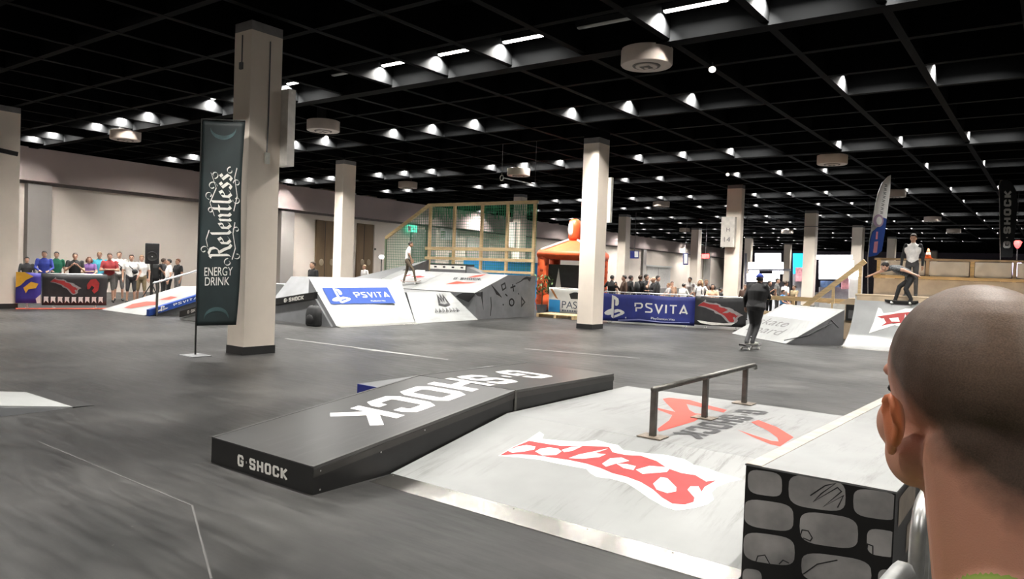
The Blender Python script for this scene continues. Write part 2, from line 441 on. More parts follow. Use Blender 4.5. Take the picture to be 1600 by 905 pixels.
def unit_polys(polys):
    vs = []; fs = []
    for pl in polys:
        bm = bmesh.new(); f = bm.faces.new([bm.verts.new((x, 1 - y, 0)) for x, y in pl])
        bmesh.ops.triangulate(bm, faces=[f]); bm.verts.index_update()
        o = len(vs); vs += [(q.co.x, q.co.y) for q in bm.verts]; fs += [tuple(o + q.index for q in g.verts) for g in bm.faces]; bm.free()
    return vs, fs
# stand-up letter P with the flat S around it (unit square, y up -> stored y down)
PS_P = [(.36, .02), (.52, .06), (.66, .14), (.70, .26), (.69, .38), (.62, .45), (.53, .44), (.53, .22), (.50, .18), (.47, .20), (.47, .98), (.36, .93)]
PS_L = [(.36, .58), (.20, .64), (.08, .71), (.02, .78), (.08, .84), (.20, .86), (.36, .83), (.36, .75), (.27, .78), (.20, .77), (.24, .73), (.36, .68)]
PS_R = [(.50, .62), (.64, .58), (.80, .60), (.95, .66), (.99, .73), (.90, .80), (.50, .96), (.50, .86), (.76, .75), (.80, .71), (.72, .69), (.50, .76)]

# =================================================================== THE HALL
HX0, HX1, HY0, HY1 = -42.0, 18.0, -14.0, 112.0
CZ = 5.88                                   # underside of the ceiling beams
fl = obj('floor', MB().box((HX0, HY0, -0.2), (HX1, HY1, 0)), M_FLOOR, kind='structure')
for a, b_, wd in (((447, 529), (655, 556), 0.07), ((560, 545), (700, 562), 0.05), ((300, 790), (330, 905), 0.012), ((60, 690), (300, 790), 0.012), ((820, 545), (1000, 560), 0.04)):
    p, q = onz(*a), onz(*b_)
    obj('floor_seam', MB().bar(p + V((0, 0, 0.0005)), q + V((0, 0, 0.0005)), wd, 0.002), M_TAPE if wd > .02 else mat('dull_floor_seam', (.075, .073, .07), .5), fl)
ce = obj('ceiling', MB().box((HX0, HY0, 6.55), (HX1, HY1, 6.8)), M_CEIL, kind='structure')
BX = [-2.3 + 1.74 * k for k in range(-23, 12)]
BY = [12.3 + 1.857 * k for k in range(-14, 54)]
for x in BX:
    if HX0 < x < HX1: obj('beam', MB().box((x - 0.07, HY0, CZ), (x + 0.07, HY1, 6.56)), M_CEIL, ce)
for y in BY:
    if HY0 < y < HY1: obj('beam', MB().box((HX0, y - 0.07, CZ + 0.006), (HX1, y + 0.07, 6.56)), M_CEIL, ce)
for y in (12.3, 25.3, 38.3, 51.3):
    obj('main_beam', MB().box((HX0, y - 0.16, CZ - 0.05), (HX1, y + 0.16, 6.56)), M_CEIL, ce)
# outer walls
def wx(y): return -32.7 - 0.075 * y            # line of the long wall
wl = obj('wall_left', MB().prism([(wx(HY0), HY0, 0), (wx(HY1), HY1, 0), (wx(HY1) - 0.5, HY1, 0), (wx(HY0) - 0.5, HY0, 0)], (0, 0, 6.0)), M_WALL, kind='structure')
obj('wall_back', MB().box((HX0, HY1 - 0.3, 0), (HX1, HY1, 6.6)), mat('haze_tinted_far_wall', (0.12, 0.11, 0.15), 0.8), kind='structure')  # purple haze of the far hall is put into this wall's colour
obj('wall_right', MB().box((HX1 - 0.3, HY0, 0), (HX1, HY1, 6.6)), M_WALL, kind='structure')
obj('wall_front', MB().box((HX0, HY0, 0), (HX1, HY0 + 0.3, 6.6)), M_WALL, kind='structure')
WN = V((1, 0.075, 0)).normalized()
def onwall(x, y, off=0.0):
    p = V((wx(0), 0, 0)) + WN * off
    return onp(x, y, p, WN)
WT = V((-0.075, 1, 0)).normalized()
def wallbox(mb, x0, y0, x1, y1, off, th, mi=0, z0=None, z1=None):
    """box standing on the long wall between two picture columns; off = its back, th = thickness"""
    a = onwall(x0, (y0 + y1) / 2, off); b = onwall(x1, (y0 + y1) / 2, off)
    za = onwall((x0 + x1) / 2, y1, off).z if z0 is None else z0
    zb = onwall((x0 + x1) / 2, y0, off).z if z1 is None else z1
    a.z = b.z = za
    mb.prism([a, b, b + WN * th, a + WN * th], (0, 0, zb - za), mi); return mb
def wallrun(ya, yb, z0, z1, off, th):
    a = V((wx(ya), ya, z0)) + WN * off; b = V((wx(yb), yb, z0)) + WN * off
    return MB().prism([a, b, b + WN * th, a + WN * th], (0, 0, z1 - z0))
obj('trim_1', wallrun(HY0 + 0.5, HY1 - 0.5, 4.55, 5.875, 0.0, 0.35), M_FASC, wl, kind=None)
obj('trim_2', wallrun(HY0 + 0.5, HY1 - 0.5, 4.42, 4.55, 0.0, 0.12), mat('dark_trim_strip', (0.2, 0.18, 0.17), 0.8), wl)  # dark strip just below the fascia
for k, y in enumerate((8.0, 12.6, 25.3, 38, 51, 64, 77)):
    obj('pilaster', wallrun(y - 0.45, y + 0.45, 0, 4.42, 0, 0.3), M_GREYW, wl)
for px0, px1, yt in ((492, 523, 345), (556, 581, 350)):
    mb = wallbox(MB(), px0, yt, px1, 440, 0.02, 0.1, z0=0.0)
    d = obj('door_%d' % (1 if px0 < 500 else 2), mb, M_DOOR, kind='structure')
    pm = (px0 + px1) / 2
    obj('door_seam', wallbox(MB(), pm - .3, yt + 2, pm + .3, 440, 0.12, 0.01, z0=0.05), M_INK, d)
    for q in (px0 + 7, px1 - 8):
        c = onwall(q + 3, 410, 0.14)
        obj('push_plate', MB().ell(c, (0.03, 0.17, 0.2)), mat('pale_push_plate', (0.32, 0.26, 0.18), 0.4), d, smooth=True)
mb = wallbox(MB(), 583, 352, 599, 440, 0.02, 0.08, z0=0)
d = obj('door_3', mb, M_WALL, kind='structure')
obj('handle', wallbox(MB(), 585, 388, 586.5, 391, 0.1, 0.06), M_DSTEEL, d)
mb = wallbox(MB(), 1009, 417, 1046, 470, 0.02, 0.08, z0=0)
d = obj('door_4', mb, mat('white_steel_door', (0.75, 0.73, 0.7), 0.5), kind='structure')
obj('door_frame', wallbox(MB(), 1007, 415, 1048, 417.5, 0.02, 0.2), M_WHITE, d)
obj('door_seam', wallbox(MB(), 1027.3, 418, 1027.8, 470, 0.1, 0.01, z0=.05), M_SIDE2, d)
mb = wallbox(MB(), 1098, 400, 1107, 470, 0.02, 0.2, z0=0)
obj('trim_3', mb, M_GREYW, kind='structure')
mb = wallbox(MB(), 640, 358, 668, 440, 0.02, 0.06, z0=0)
obj('door_5', mb, mat('grey_green_door', (0.30, 0.31, 0.28), 0.6), kind='structure')
mb = wallbox(MB(), 728, 372, 762, 440, 0.02, 0.06, z0=0)
obj('door_6', mb, M_GREYW, kind='structure')

# ------------------------------------------------------------------ pillars
def pillar(label, C, x0, y1, n_boxes=(), skirt=True, group='square cream pillars holding up the ceiling', top=CZ):
    t = thing('pillar', label, 'pillar', ((x0 + C[0]) / 2, (C[1] + y1) / 2, 0), group=group)
    wob('shaft', MB().box((x0, C[1], 0), (C[0], y1, top - 0.16)), M_COL, t)
    wob('capital', MB().box((x0, C[1], top - 0.16), (C[0], y1, top)), mat('grey_pillar_cap', (0.17, 0.165, 0.165), 0.8), t)
    if skirt: wob('skirting', MB().box((x0 - 0.012, C[1] - 0.012, 0), (C[0] + 0.012, y1 + 0.012, 0.145)), M_SKIRT, t)
    for lo, hi in n_boxes: wob('sign_box', MB().box(lo, hi), mat('white_sign_box', (0.66, 0.63, 0.58), 0.6), t)
    return t
def pillar_px(label, l, m_, r, top, **kw):
    C = onz(m_, top, CZ); x0 = ony(l, top, C.y).x; y1 = onx(r, top, C.x).y
    return pillar(label, (C.x, C.y), x0, y1, **kw), C, x0, y1
P1 = pillar('large cream pillar beside the dark teal flag', (-11.49, 7.62), -11.99, 8.26,
            [((-11.62, 8.262, 3.42), (-11.28, 8.42, 4.80))])
wob('cable', MB().tube([(-11.482, 8.0, 5.6), (-11.482, 8.0, 4.2), (-11.482, 7.98, 3.6)], 0.012, 6), M_SIDE, P1)
wob('socket', MB().box((-11.488, 7.94, 3.42), (-11.45, 8.03, 3.62)), M_OFFW, P1)
wob('cable', MB().tube([(-11.75, 7.612, 5.65), (-11.75, 7.612, 5.15)], 0.012, 6), M_SIDE, P1)
wob('socket', MB().box((-11.79, 7.58, 5.05), (-11.71, 7.618, 5.17)), M_SIDE, P1)
P2 = pillar('cream pillar standing in front of the blue lettered banner', (-10.97, 18.87), -11.50, 19.48,
            [((-11.1, 19.482, 3.2), (-10.86, 19.6, 4.55))], top=5.66)
wob('drop_head', MB().box((-11.5, 18.87, 5.66), (-10.97, 19.48, CZ)), M_CEIL, P2)
pillar_px('cream pillar between the two brown double doors', 524.8, 537.4, 556.6, 249.5)
p4, C, x0, y1 = pillar_px('thick cream pillar carrying a white sign box', 1137, 1160, 1164.5, 288.5)
lo = (x0 - 0.12, C.y - 0.25, 3.05); hi = (x0 + 0.5, C.y - 0.002, 4.42)
sb = wob('sign_box', MB().box(lo, hi), mat('white_sign_box', (0.66, 0.63, 0.58), 0.6), p4)
for txt, zz, hh, xx, ww in (('H', 3.75, 0.17, x0 + 0.13, 0.15), ('14', 3.28, 0.22, x0 + 0.04, 0.28)):
    decal('lettering', fonttext(txt), quadmap((xx, C.y - .25, zz), (xx + ww, C.y - .25, zz), (xx + ww, C.y - .25, zz + hh), (xx, C.y - .25, zz + hh), 0.006), M_SIDE, p4)
pillar_px('slim far pillar before the white double doors', 967, 979, 986, 335)
pillar_px('far pillar between the white door and the thick sign pillar', 1080.5, 1092, 1097, 356)
pillar_px('cream pillar by the glowing white stand', 1258, 1275.8, 1279.5, 328.8)
pillar_px('cream pillar beside the white and blue feather flag', 1332, 1348, 1352, 352)
pillar_px('distant pillar left of the glowing screen', 1164, 1174, 1177, 370)
pillar_px('distant pillar right of the glowing screen', 1225.6, 1235, 1237.5, 380)
pillar_px('distant pillar behind the bending skater', 1386.7, 1399, 1401.5, 370)
pillar_px('most distant pillar behind the traffic cone', 1455, 1464, 1465.5, 391)
pn, C, x0, y1 = pillar_px('pillar seen through the green net', 803, 815, 824, 303)
wob('sign_box', MB().box((x0 - 0.1, C.y - 0.2, 2.9), (x0 + 0.3, C.y - 0.002, 4.3)), mat('white_sign_box', (0.66, 0.63, 0.58), 0.6), pn)
# big pier at the very left
C = onz(27, 482)
pl = pillar('broad cream pier next to the yellow and blue banner', (C.x, C.y - 2.6), C.x - 1.2, C.y, group='square cream pillars holding up the ceiling')
wob('bracket', MB().bar((C.x + .02, C.y - 2.2, 4.75), (C.x + .25, C.y - .15, 4.5), 0.1, 0.12), M_SKIRT, pl)

# ------------------------------------------------------------------ ceiling lamps
def lamp_mesh(lit):
    mb = MB()
    mb.prism([(-0.55, -0.05, -0.02), (-0.55, -0.035, -0.035), (-0.55, 0.035, -0.035), (-0.55, 0.05, -0.02), (-0.55, 0.05, 0.03), (-0.55, -0.05, 0.03)], (1.1, 0, 0), 0)
    mb.box((-0.57, -0.07, 0.035), (0.57, 0.07, 0.10), 1)
    mb.box((-0.57, 0.06, -0.02), (0.57, 0.07, 0.04), 1); mb.box((-0.57, -0.07, -0.01), (0.57, -0.06, 0.04), 1)  # side skirts added to keep the lamp's light off the beam faces
    mb.bar((-0.4, 0, 0.10), (-0.4, 0, 0.32), 0.02, 0.02, 1); mb.bar((0.4, 0, 0.10), (0.4, 0, 0.32), 0.02, 0.02, 1)
    return mesh('ceiling_lamp', mb, [M_TUBE if lit else M_TUBEOFF, M_HOUS])
LCOL = (1.0, 0.965, 0.91)
LDOWN = bpy.data.lights.new('tube_down_light', 'AREA'); LDOWN.shape = 'RECTANGLE'; LDOWN.size = 1.08; LDOWN.size_y = 0.08  # area light added to carry the tube's downward output
LDOWN.energy = LAMP; LDOWN.color = LCOL; LDOWN.spread = math.radians(146)
LEND = bpy.data.lights.new('added_scallop_light', 'AREA'); LEND.shape = 'RECTANGLE'; LEND.size = 0.05; LEND.size_y = 0.08  # added light, makes the bright scallop on the neighbouring beam
LEND.energy = LAMP_END; LEND.color = LCOL; LEND.spread = math.radians(125)
LM, LMO = lamp_mesh(True), lamp_mesh(False)
LZ = 6.25
rows = []
for k in range(-2, 9):
    rows += [(11.78 + 13 * k, 3), (17.30 + 13 * k, 2)]
nl = 0
for y, miss in rows:
    if not (-9 < y < 108): continue
    for k in range(-6, 24):
        x = -2.3 - 1.74 * k + 0.87 - 0.2
        if not (wx(y) + 0.8 < x < HX1 - 1): continue
        vis = x < 2 and y > 5
        dead = (k % 4) == miss
        if dead and not (y < 20 and vis): continue
        if not vis and (k % 2 == 0): continue
        if y > 84 and x > -24: continue
        lbl = 'unlit grey fluorescent tube in a black ceiling coffer' if dead else ('lit fluorescent lamp whose bare white tube shows below its coffer' if 9 < y < 14 and vis else 'lit lamp hidden in its coffer, seen as a white scallop on the beam')
        o = obj('ceiling_lamp', LMO if dead else LM, None, label=lbl, cat='lamp', group='dead ceiling tubes' if dead else ('lit bare ceiling tubes' if 9 < y < 14 and vis else 'lit ceiling lamps in their coffers'))
        o.location = (x, y, LZ); nl += 1
        if not dead:                        # tube's downward light, plus one added at its end to throw the beam scallops
            l1 = bpy.data.objects.new('tube_down_light', LDOWN); COL.objects.link(l1); l1.parent = o; l1.location = (0, 0, -0.04)
            l2 = bpy.data.objects.new('added_scallop_light', LEND); COL.objects.link(l2); l2.parent = o; l2.location = (-0.50, 0, -0.05); l2.rotation_euler = (0, math.radians(28), 0)

# round air outlets
def drum(x, y, d, lb):
    t = thing('ceiling_vent', lb, 'vent', (x, y, CZ), group='round ceiling air outlets')
    r = d / 2
    o = obj('drum', MB().lathe([(r - .03, -0.02), (r, -.03), (r, -0.30), (r - 0.015, -0.32), (r * 0.55, -0.32)], seg=32), M_DRUM, t); smooth_angle(o)
    o = obj('grille_ring', MB().lathe([(r * 0.55, -0.318), (r * 0.52, -0.335), (r * 0.46, -0.335), (r * .44, -.33)], seg=28), M_DRUM2, t)
    obj('nozzle', MB().lathe([(r * 0.44, -0.31), (r * 0.42, -0.345), (r * 0.15, -0.35)], seg=24), M_DRUM, t)
    obj('duct_neck', MB().lathe([(.2, -.03), (.2, .68)], seg=16), M_HOUS, t)
    obj('nozzle_slot', MB().box((-r * .2, -r * .2, -0.356), (r * .2, r * .2, -0.345)), M_DRUM2, t)
    obj('nozzle_cap', MB().lathe([(r * 0.1, -0.35), (r * 0.08, -0.37)], seg=12), M_DRUM, t)
FARV = 'distant round cream air outlet far down the black ceiling'
for px, py, lb in ((1010, 103, 'largest round cream air outlet below the row of bare tubes'), (505, 205, 'round cream air outlet next to the flag pillar'), (196, 219, 'round cream air outlet above the left wall crowd'),
                   (637, 294, 'round cream air outlet above the brown doors and net fence'), (810, 275, 'round cream air outlet beside the hanging ring'), (1300, 257, 'round cream air outlet between sign pillar and feather flag'),
                   (1033, 323, FARV), (1397, 308, 'round cream air outlet half hidden by the white feather flag'), (1457, 346, FARV), (1490, 364, FARV), (1070, 362, FARV), (1230, 365, FARV)):
    c = onz(px, py, CZ - 0.32); drum(c.x, c.y, 0.95, lb)
# small white ceiling spots
for px, py, lb in ((1113, 107, 'tiny white globe light near the largest air outlet'), (510, 214, 'tiny white globe light under the outlet by the flag pillar'), (1137, 272, 'tiny white globe light above the thick sign pillar')):
    c = onz(px, py, CZ - 0.12)
    t = thing('ceiling_spot', lb, 'light', c, group='tiny ceiling spots')
    obj('stem', MB().tube([(0, 0, 0.02), (0, 0, 0.125)], 0.015, 6), M_HOUS, t)
    obj('globe', MB().ell((0, 0, -0.02), (0.07, 0.07, 0.06)), mat('dim_white_globe', (0.8, 0.8, 0.75), 0.4, var=0, emit=1.5, ecol=(1, .95, .85)), t, smooth=True)
# hanging ring on a bar
c = ony(784, 278, 20.0)
t = thing('hanging_ring', 'pale steel ring and slim bar hanging by wires above the green net', 'rigging', c)
obj('ring', MB().tube([(0.07 * math.cos(a) , 0, 0.09 * math.sin(a)) for a in np.linspace(0, 2 * PI, 17)[:-1]], 0.018, 6, closed=True), M_GALV, t, smooth=True)
e = ony(836, 288, 20.0) - c
obj('bar', MB().tube([(0.07, 0, 0), e], 0.02, 6), M_GALV, t)
obj('wire', MB().tube([(0, 0, 0.09), (0, 0, 6.6 - c.z)], 0.006, 5), M_GALV, t)
obj('wire', MB().tube([e, (e.x, e.y, 6.6 - c.z)], 0.006, 5), M_GALV, t)

# =================================================================== FRONT FUNBOX
LX0, LX1 = -5.60, -4.28
def ledge_top(y): return 0.205 + (y - 3.44) * (0.490 - 0.205) / (5.9 - 3.44) if y < 5.9 else 0.490 - (y - 5.9) * 0.012
t = thing('grind_ledge', 'long black kinked grind ledge with big white block letters', 'skate ledge', (-4.94, 5.6, 0))
prof = [(3.44, 0), (3.44, ledge_top(3.44)), (5.9, ledge_top(5.9)), (7.92, ledge_top(7.92)), (7.92, 0)]
wob('body', MB().prism([(LX0, y, z - (0.004 if z > 0 else 0)) for y, z in prof], (LX1 - LX0, 0, 0)), M_BLACK, t)
for y0, y1 in ((3.44, 5.895), (5.905, 7.92)):
    wob('top_board', MB().prism([(LX0 + .02, y0, ledge_top(y0) - 0.003), (LX0 + .02, y1, ledge_top(y1) - 0.003), (LX0 + .02, y1, ledge_top(y1) + 0.004), (LX0 + .02, y0, ledge_top(y0) + 0.004)], (LX1 - LX0 - .04, 0, 0)), M_LEDGE, t)
    for x in (LX0 + 0.012, LX1 - 0.012):
        wob('edge_angle', MB().bar((x, y0, ledge_top(y0) - 0.006), (x, y1, ledge_top(y1) - 0.006), 0.03, 0.026), mat('worn_black_edge', (0.10, 0.10, 0.098), 0.35, 0.5), t)
for y0, y1 in ((3.44, 5.89), (5.91, 7.92)):
    wob('side_board', MB().prism([(LX1, y0, ledge_top(y0) - 0.075), (LX1, y1, ledge_top(y1) - 0.075), (LX1, y1, ledge_top(y1) - 0.022), (LX1, y0, ledge_top(y0) - 0.022)], (0.008, 0, 0)), mat('charcoal_side_board', (0.035, 0.033, 0.03), 0.45), t)
wob('joint_strip', MB().bar((LX1 + .006, 5.9, 0.29), (LX1 + .006, 5.9, 0.488), 0.03, 0.012, up=(1, 0, 0)), M_DSTEEL, t)
for y, z in ((3.5, .03), (3.5, .17), (4.1, .2), (4.6, .3)):
    wob('screw', MB().ell((LX1 + .006, y, z), (.004, .008, .008), 6, 4), M_GALV, t)
# lettering, read from the far end
yG = onx(852, 583, -4.75).y; yK = onx(545, 652, -4.85).y
xa, xb = onp(548, 643.6, V((0, 5, 0.37)), V((0, 0, 1))).x, onp(615.6, 652.8, V((0, 5, 0.37)), V((0, 0, 1))).x
def ltop(u, v):
    y = 7.14 + u * (4.34 - 7.14); return V((-5.28 + v * 0.70, y, ledge_top(y) + 0.007))
decal('lettering', blocktext('G-SHOCK', .2, .72, .12), ltop, M_WHITE, t)
yf = 3.44
def lfront(u, v):
    a = ony(372, 709, yf); b = ony(450, 733, yf); lo = ony(372, 728, yf); d = ony(450, 751, yf)
    return lo * (1 - u) * (1 - v) + d * u * (1 - v) + b * u * v + a * (1 - u) * v + V((0, -0.005, 0))
decal('lettering', blocktext('G-SHOCK', .2, .62, .13), lfront, M_OFFW, t)

FX0, FX1 = LX1 + .022, -1.352
PZ = 0.29
t = thing('funbox', 'pale grey scuffed funbox with a red spiky emblem', 'skate ramp', (-2.8, 6.2, 0))
FO = t
def ysl(y): return 0.012 + (y - 4.2) * (PZ - 0.012) / (5.75 - 4.2)
wob('ramp_board', MB().prism([(FX0 + .002, 4.2, 0), (FX0 + .002, 4.2, ysl(4.2)), (FX0 + .002, 5.748, PZ), (FX0 + .002, 5.748, 0)], (FX1 - FX0 - .004, 0, 0)), M_RAMP, t)
wob('flat_board', MB().box((FX0 + .002, 5.752, 0), (FX1 - .002, 8.248, PZ)), M_RAMP, t)
wob('far_ramp_board', MB().prism([(FX0 + .002, 8.252, 0), (FX0 + .002, 8.252, PZ), (FX0 + .002, 9.8, 0.01), (FX0 + .002, 9.8, 0)], (FX1 - FX0 - .004, 0, 0)), M_RAMP, t)
wob('steel_strip', MB().prism([(FX0 + .02, 3.95, 0), (FX0 + .02, 3.95, 0.004), (FX0 + .02, 4.2, 0.014), (FX0 + .02, 4.2, 0)], (FX1 - FX0 - .03, 0, 0)), M_STEEL, t)
for x in (-4.2, -3.6, -3.0, -2.4, -1.8): wob('screw', MB().ell((x, 4.17, 0.013), (.008, .008, .003), 6, 4), M_DSTEEL, t)
rn = V((0, -(PZ - 0.012), 1.55)).normalized(); rp = V((-3, 4.2, 0.012))
em = lambda pl: crop([(140 + u * 1385, 55 + v * 448) for u, v in pl], 3.636, 740, 660)
pxdecal('emblem_outline', [em(EMB_OUT)], rp, rn, M_WHITE, t, .002)
pxdecal('emblem', [em(EMB_RED)], rp, rn, M_RED, t, .003)
pxdecal('emblem_highlight', [em(q) for q in EMB_BLOB], rp, rn, M_WHITE, t, .004)
pp, pn_ = V((-3, 7, PZ)), V((0, 0, 1))
r1 = [(335, 282), (380, 275), (520, 290), (640, 325), (780, 360), (758, 378), (690, 362), (600, 340), (500, 318), (520, 360), (562, 384), (622, 390), (560, 438), (310, 512), (298, 492), (380, 432), (402, 396), (300, 357), (300, 346), (424, 374), (360, 312)]
r2 = [(948, 445), (1000, 430), (1130, 480), (1245, 550), (1150, 614), (1080, 597), (960, 548), (856, 498), (960, 533), (1090, 575), (1142, 580), (1130, 550), (1060, 500)]
pxdecal('emblem', [crop(r1, 4.444, 960, 560), crop(r2, 4.444, 960, 560)], pp, pn_, M_ORED, t, .002)
q = [onz(*c, PZ + .003) for c in crop([(868, 352), (385, 520), (600, 566), (1088, 372)], 4.444, 960, 560)]
decal('lettering', blocktext('G-SHOCK', .22, .7, .12), quadmap(q[0], q[1], q[2], q[3], 0.001), M_INK, t)

t = thing('side_box', 'low grey box with a bright blue end behind the black ledge', 'skate ramp', (-6.05, 6.9, 0))
wob('body', MB().box((-6.52, 5.86, 0), (LX0 - .004, 8.4, PZ)), M_RAMPG, t)
wob('blue_panel', MB().box((-6.52, 5.84, 0.0), (LX0 - .004, 5.86, PZ)), M_BBLUE, t)

# grind rail
t = thing('grind_rail', 'dark steel grind rail on three posts standing on the funbox', 'skate rail', (-2.75, 7.0, PZ))
for y in (5.84, 7.0, 8.15):
    wob('post', MB().box((-2.775, y - .022, PZ + .004), (-2.725, y + .022, 0.69)), M_DSTEEL, t)
    wob('base_plate', MB().box((-2.86, y - .09, PZ + .004), (-2.64, y + .09, PZ + .012)), M_RUST, t)
wob('rail', MB().tube(rounded([(-2.75, 5.81, 0.705), (-2.75, 8.45, 0.700), (-2.75, 8.48, 0.66)], 0.015), 0.026, 10), M_DSTEEL, t, smooth=True)

# brick painted box
BX0, BX1, BYA, BYB = -1.346, -0.596, 4.07, 8.6
bz = lambda y: 0.655 - (y - BYA) * 0.027
t = thing('brick_painted_box', 'tall skate box painted with white bricks on black', 'skate ledge', (-0.97, 6.3, 0))
wob('body', MB().prism([(BX0, BYA, 0), (BX0, BYA, bz(BYA)), (BX0, BYB, bz(BYB)), (BX0, BYB, 0)], (BX1 - BX0, 0, 0)), M_BLACK, t)
wob('top_board', MB().prism([(BX0 - .004, BYA - .005, bz(BYA)), (BX0 - .004, BYA - .005, bz(BYA) + .01), (BX0 - .004, BYB, bz(BYB) + .01), (BX0 - .004, BYB, bz(BYB))], (BX1 - BX0 + .008, 0, 0)), M_RAMP, t)
wob('coping_strip', MB().bar((BX0 + .045, BYA - .004, bz(BYA) + .0115), (BX0 + .045, BYB, bz(BYB) + .0115), 0.085, 0.004), mat('worn_steel_coping', (0.42, 0.38, 0.33), 0.45, 0.4, var=.2), t)
bl = [(155, 358, 325, 500), (357, 388, 640, 568), (678, 455, 905, 615), (135, 508, 382, 668), (412, 572, 702, 752), (745, 650, 905, 802), (133, 672, 388, 838), (420, 778, 768, 945), (800, 850, 930, 990), (128, 845, 225, 980)]
sl = 0.115
for i, (a, b_, c_, d_) in enumerate(bl):
    cx, cy, rx, ry = (a + c_) / 2, (b_ + d_) / 2, (c_ - a) / 2, (d_ - b_) / 2 - 10
    pl = [(x, y + (x - cx) * 0.14) for x, y in ellpoly(cx, cy, rx, ry, 24, 3.6)]
    pl = [(x, y) for x, y in crop(pl, 3.176, 1120, 620)]
    mx = max(p[0] for p in pl)
    pts = [onp(x, y, V((0, BYA, 0)), V((0, 1, 0))) for x, y in pl]
    pts = [V((min(max(p.x, BX0 + .006), BX1 - .006), BYA - .004, max(p.z, 0.01))) for p in pts]
    b2 = MB(); b2.add(pts, [tuple(range(len(pts)))]); wob('painted_brick', b2, M_BRICKW, t)
sc = []
for pl in ([(465, 490), (540, 440), (590, 430), (520, 480), (480, 520), (600, 450), (620, 470), (530, 545), (630, 490), (600, 550)],
           [(415, 690), (425, 660), (455, 665), (475, 700), (465, 715), (430, 700)], [(195, 820), (205, 790), (240, 785), (265, 830)], [(310, 830), (330, 810), (360, 825)],
           [(745, 760), (750, 730), (775, 740), (775, 780)], [(430, 880), (500, 830), (600, 810)]):
    sc.append([(onp(x, y, V((0, BYA, 0)), V((0, 1, 0)))) for x, y in crop(pl, 3.176, 1120, 620)])
vs, fs = strokes2([[(p.x, p.z) for p in s_] for s_ in sc], 0.006)
b2 = MB(); b2.add([(x, BYA - .0055, z) for x, z in vs], fs); wob('painted_scribble', b2, M_INK, t)
for zz in (0.08, 0.30, 0.52):
    for k in range(6):
        y0 = BYA + .1 + k * .72 + (.3 if zz == .3 else 0)
        b2 = MB(); b2.add([(BX1 + .003, y0, zz - .06), (BX1 + .003, y0 + .55, zz - .06), (BX1 + .003, y0 + .55, min(zz + .09, bz(y0 + .6) - .03)), (BX1 + .003, y0, min(zz + .09, bz(y0) - .03))], [(0, 1, 2, 3)])
        wob('painted_brick', b2, mat('tan_painted_brick', (0.20, 0.165, 0.13), 0.5, var=.3), t)

# low wedge at the left edge
t = thing('low_wedge_ramp', 'low pale grey wedge ramp with a black tip lying alone on the floor', 'skate ramp', onz(20, 640))
A, B_, C2, D2 = onz(0, 651), onz(85, 638), onz(78, 632), onz(-150, 672)
tl = V((A.x - 1.4, A.y - 1.6, 0))
e1 = V((-8.75, 3.5, 0))
wob('ramp_board', MB().prism([(-8.62, 3.62, 0), (-8.62, 1.2, 0), (-8.62, 1.2, 0.36), (-8.62, 3.62, 0.012)], (-1.25, 0, 0)), M_RAMP2, t)
wob('tip_plate', MB().prism([(-8.6, 3.62, 0), (-8.6, 3.62, 0.012), (-8.6, 3.84, 0.003), (-8.6, 3.84, 0)], (-1.29, 0, 0)), M_BLACK, t)
wob('side_panel', MB().prism([(-8.62, 3.5, 0), (-8.62, 1.2, 0), (-8.62, 1.2, 0.345), (-8.62, 3.5, 0.014)], (0.012, 0, 0)), M_SIDE2, t)

# =================================================================== CENTRAL RAMP GROUP WITH THE NET
t = thing('bank_ramp', 'white bank ramp carrying the blue lettered panel', 'skate ramp', (-15.8, 14.3, 0))
A, B_, C2, D2 = V((-15.15, 12.8, 0)), V((-15.0, 15.58, 0)), V((-16.35, 16.25, 1.24)), V((-16.35, 12.8, 1.24))
mb = MB(); mb.add([A, B_, C2, D2, (-18.6, 12.8, 0), (-18.6, 16.25, 0), (-18.6, 16.25, 1.23), (-18.6, 13.9, 1.23), (-16.35, 13.9, 1.23), (-16.35, 12.8, 0), (-16.35, 16.25, 0)],
                  [(0, 1, 2, 3), (0, 3, 9), (1, 10, 2), (8, 2, 6, 7), (3, 8, 9), (10, 5, 6, 2), (4, 7, 6, 5), (9, 8, 7, 4), (0, 9, 4, 5, 10, 1)])
wob('body', mb, M_SIDE2, t)
wob('ramp_board', MB().prism([A, B_, C2, D2], (0.008, 0, 0.008)), M_RAMP2, t)
wob('steel_strip', MB().prism([A + V((0.18, -.02, 0.0)), B_ + V((0.18, 0, 0.0)), B_ + V((-.03, .02, 0.035)), A + V((-.03, 0, .035))], (0.004, 0, 0.006)), M_STEEL, t)
bn = (B_ - A).cross(D2 - A).normalized(); bp_ = A + V((0.008, 0, 0.008))
pq = [onp(x, y, bp_, bn) for x, y in ((517, 475.5), (618, 474), (605, 449.5), (503, 450))]
decal('blue_panel', ([(0, 0), (1, 0), (1, 1), (0, 1)], [(0, 1, 2, 3)]), quadmap(*pq, 0.006), M_BLUE, t)
def sub(q, u0, u1, v0, v1, off):
    f = quadmap(*q, off); return lambda u, v: f(u0 + u * (u1 - u0), v0 + v * (v1 - v0))
decal('emblem', unit_polys([PS_P, PS_L, PS_R]), sub(pq, .04, .33, .02, .99, .010), M_WHITE, t)
decal('lettering', blocktext('PsVITA', .14, .72, .12), sub(pq, .41, .96, .34, .74, .010), M_WHITE, t)
decal('lettering', fonttext('PlayStation Vita'), sub(pq, .62, .85, .1, .19, .010), M_WHITE, t)

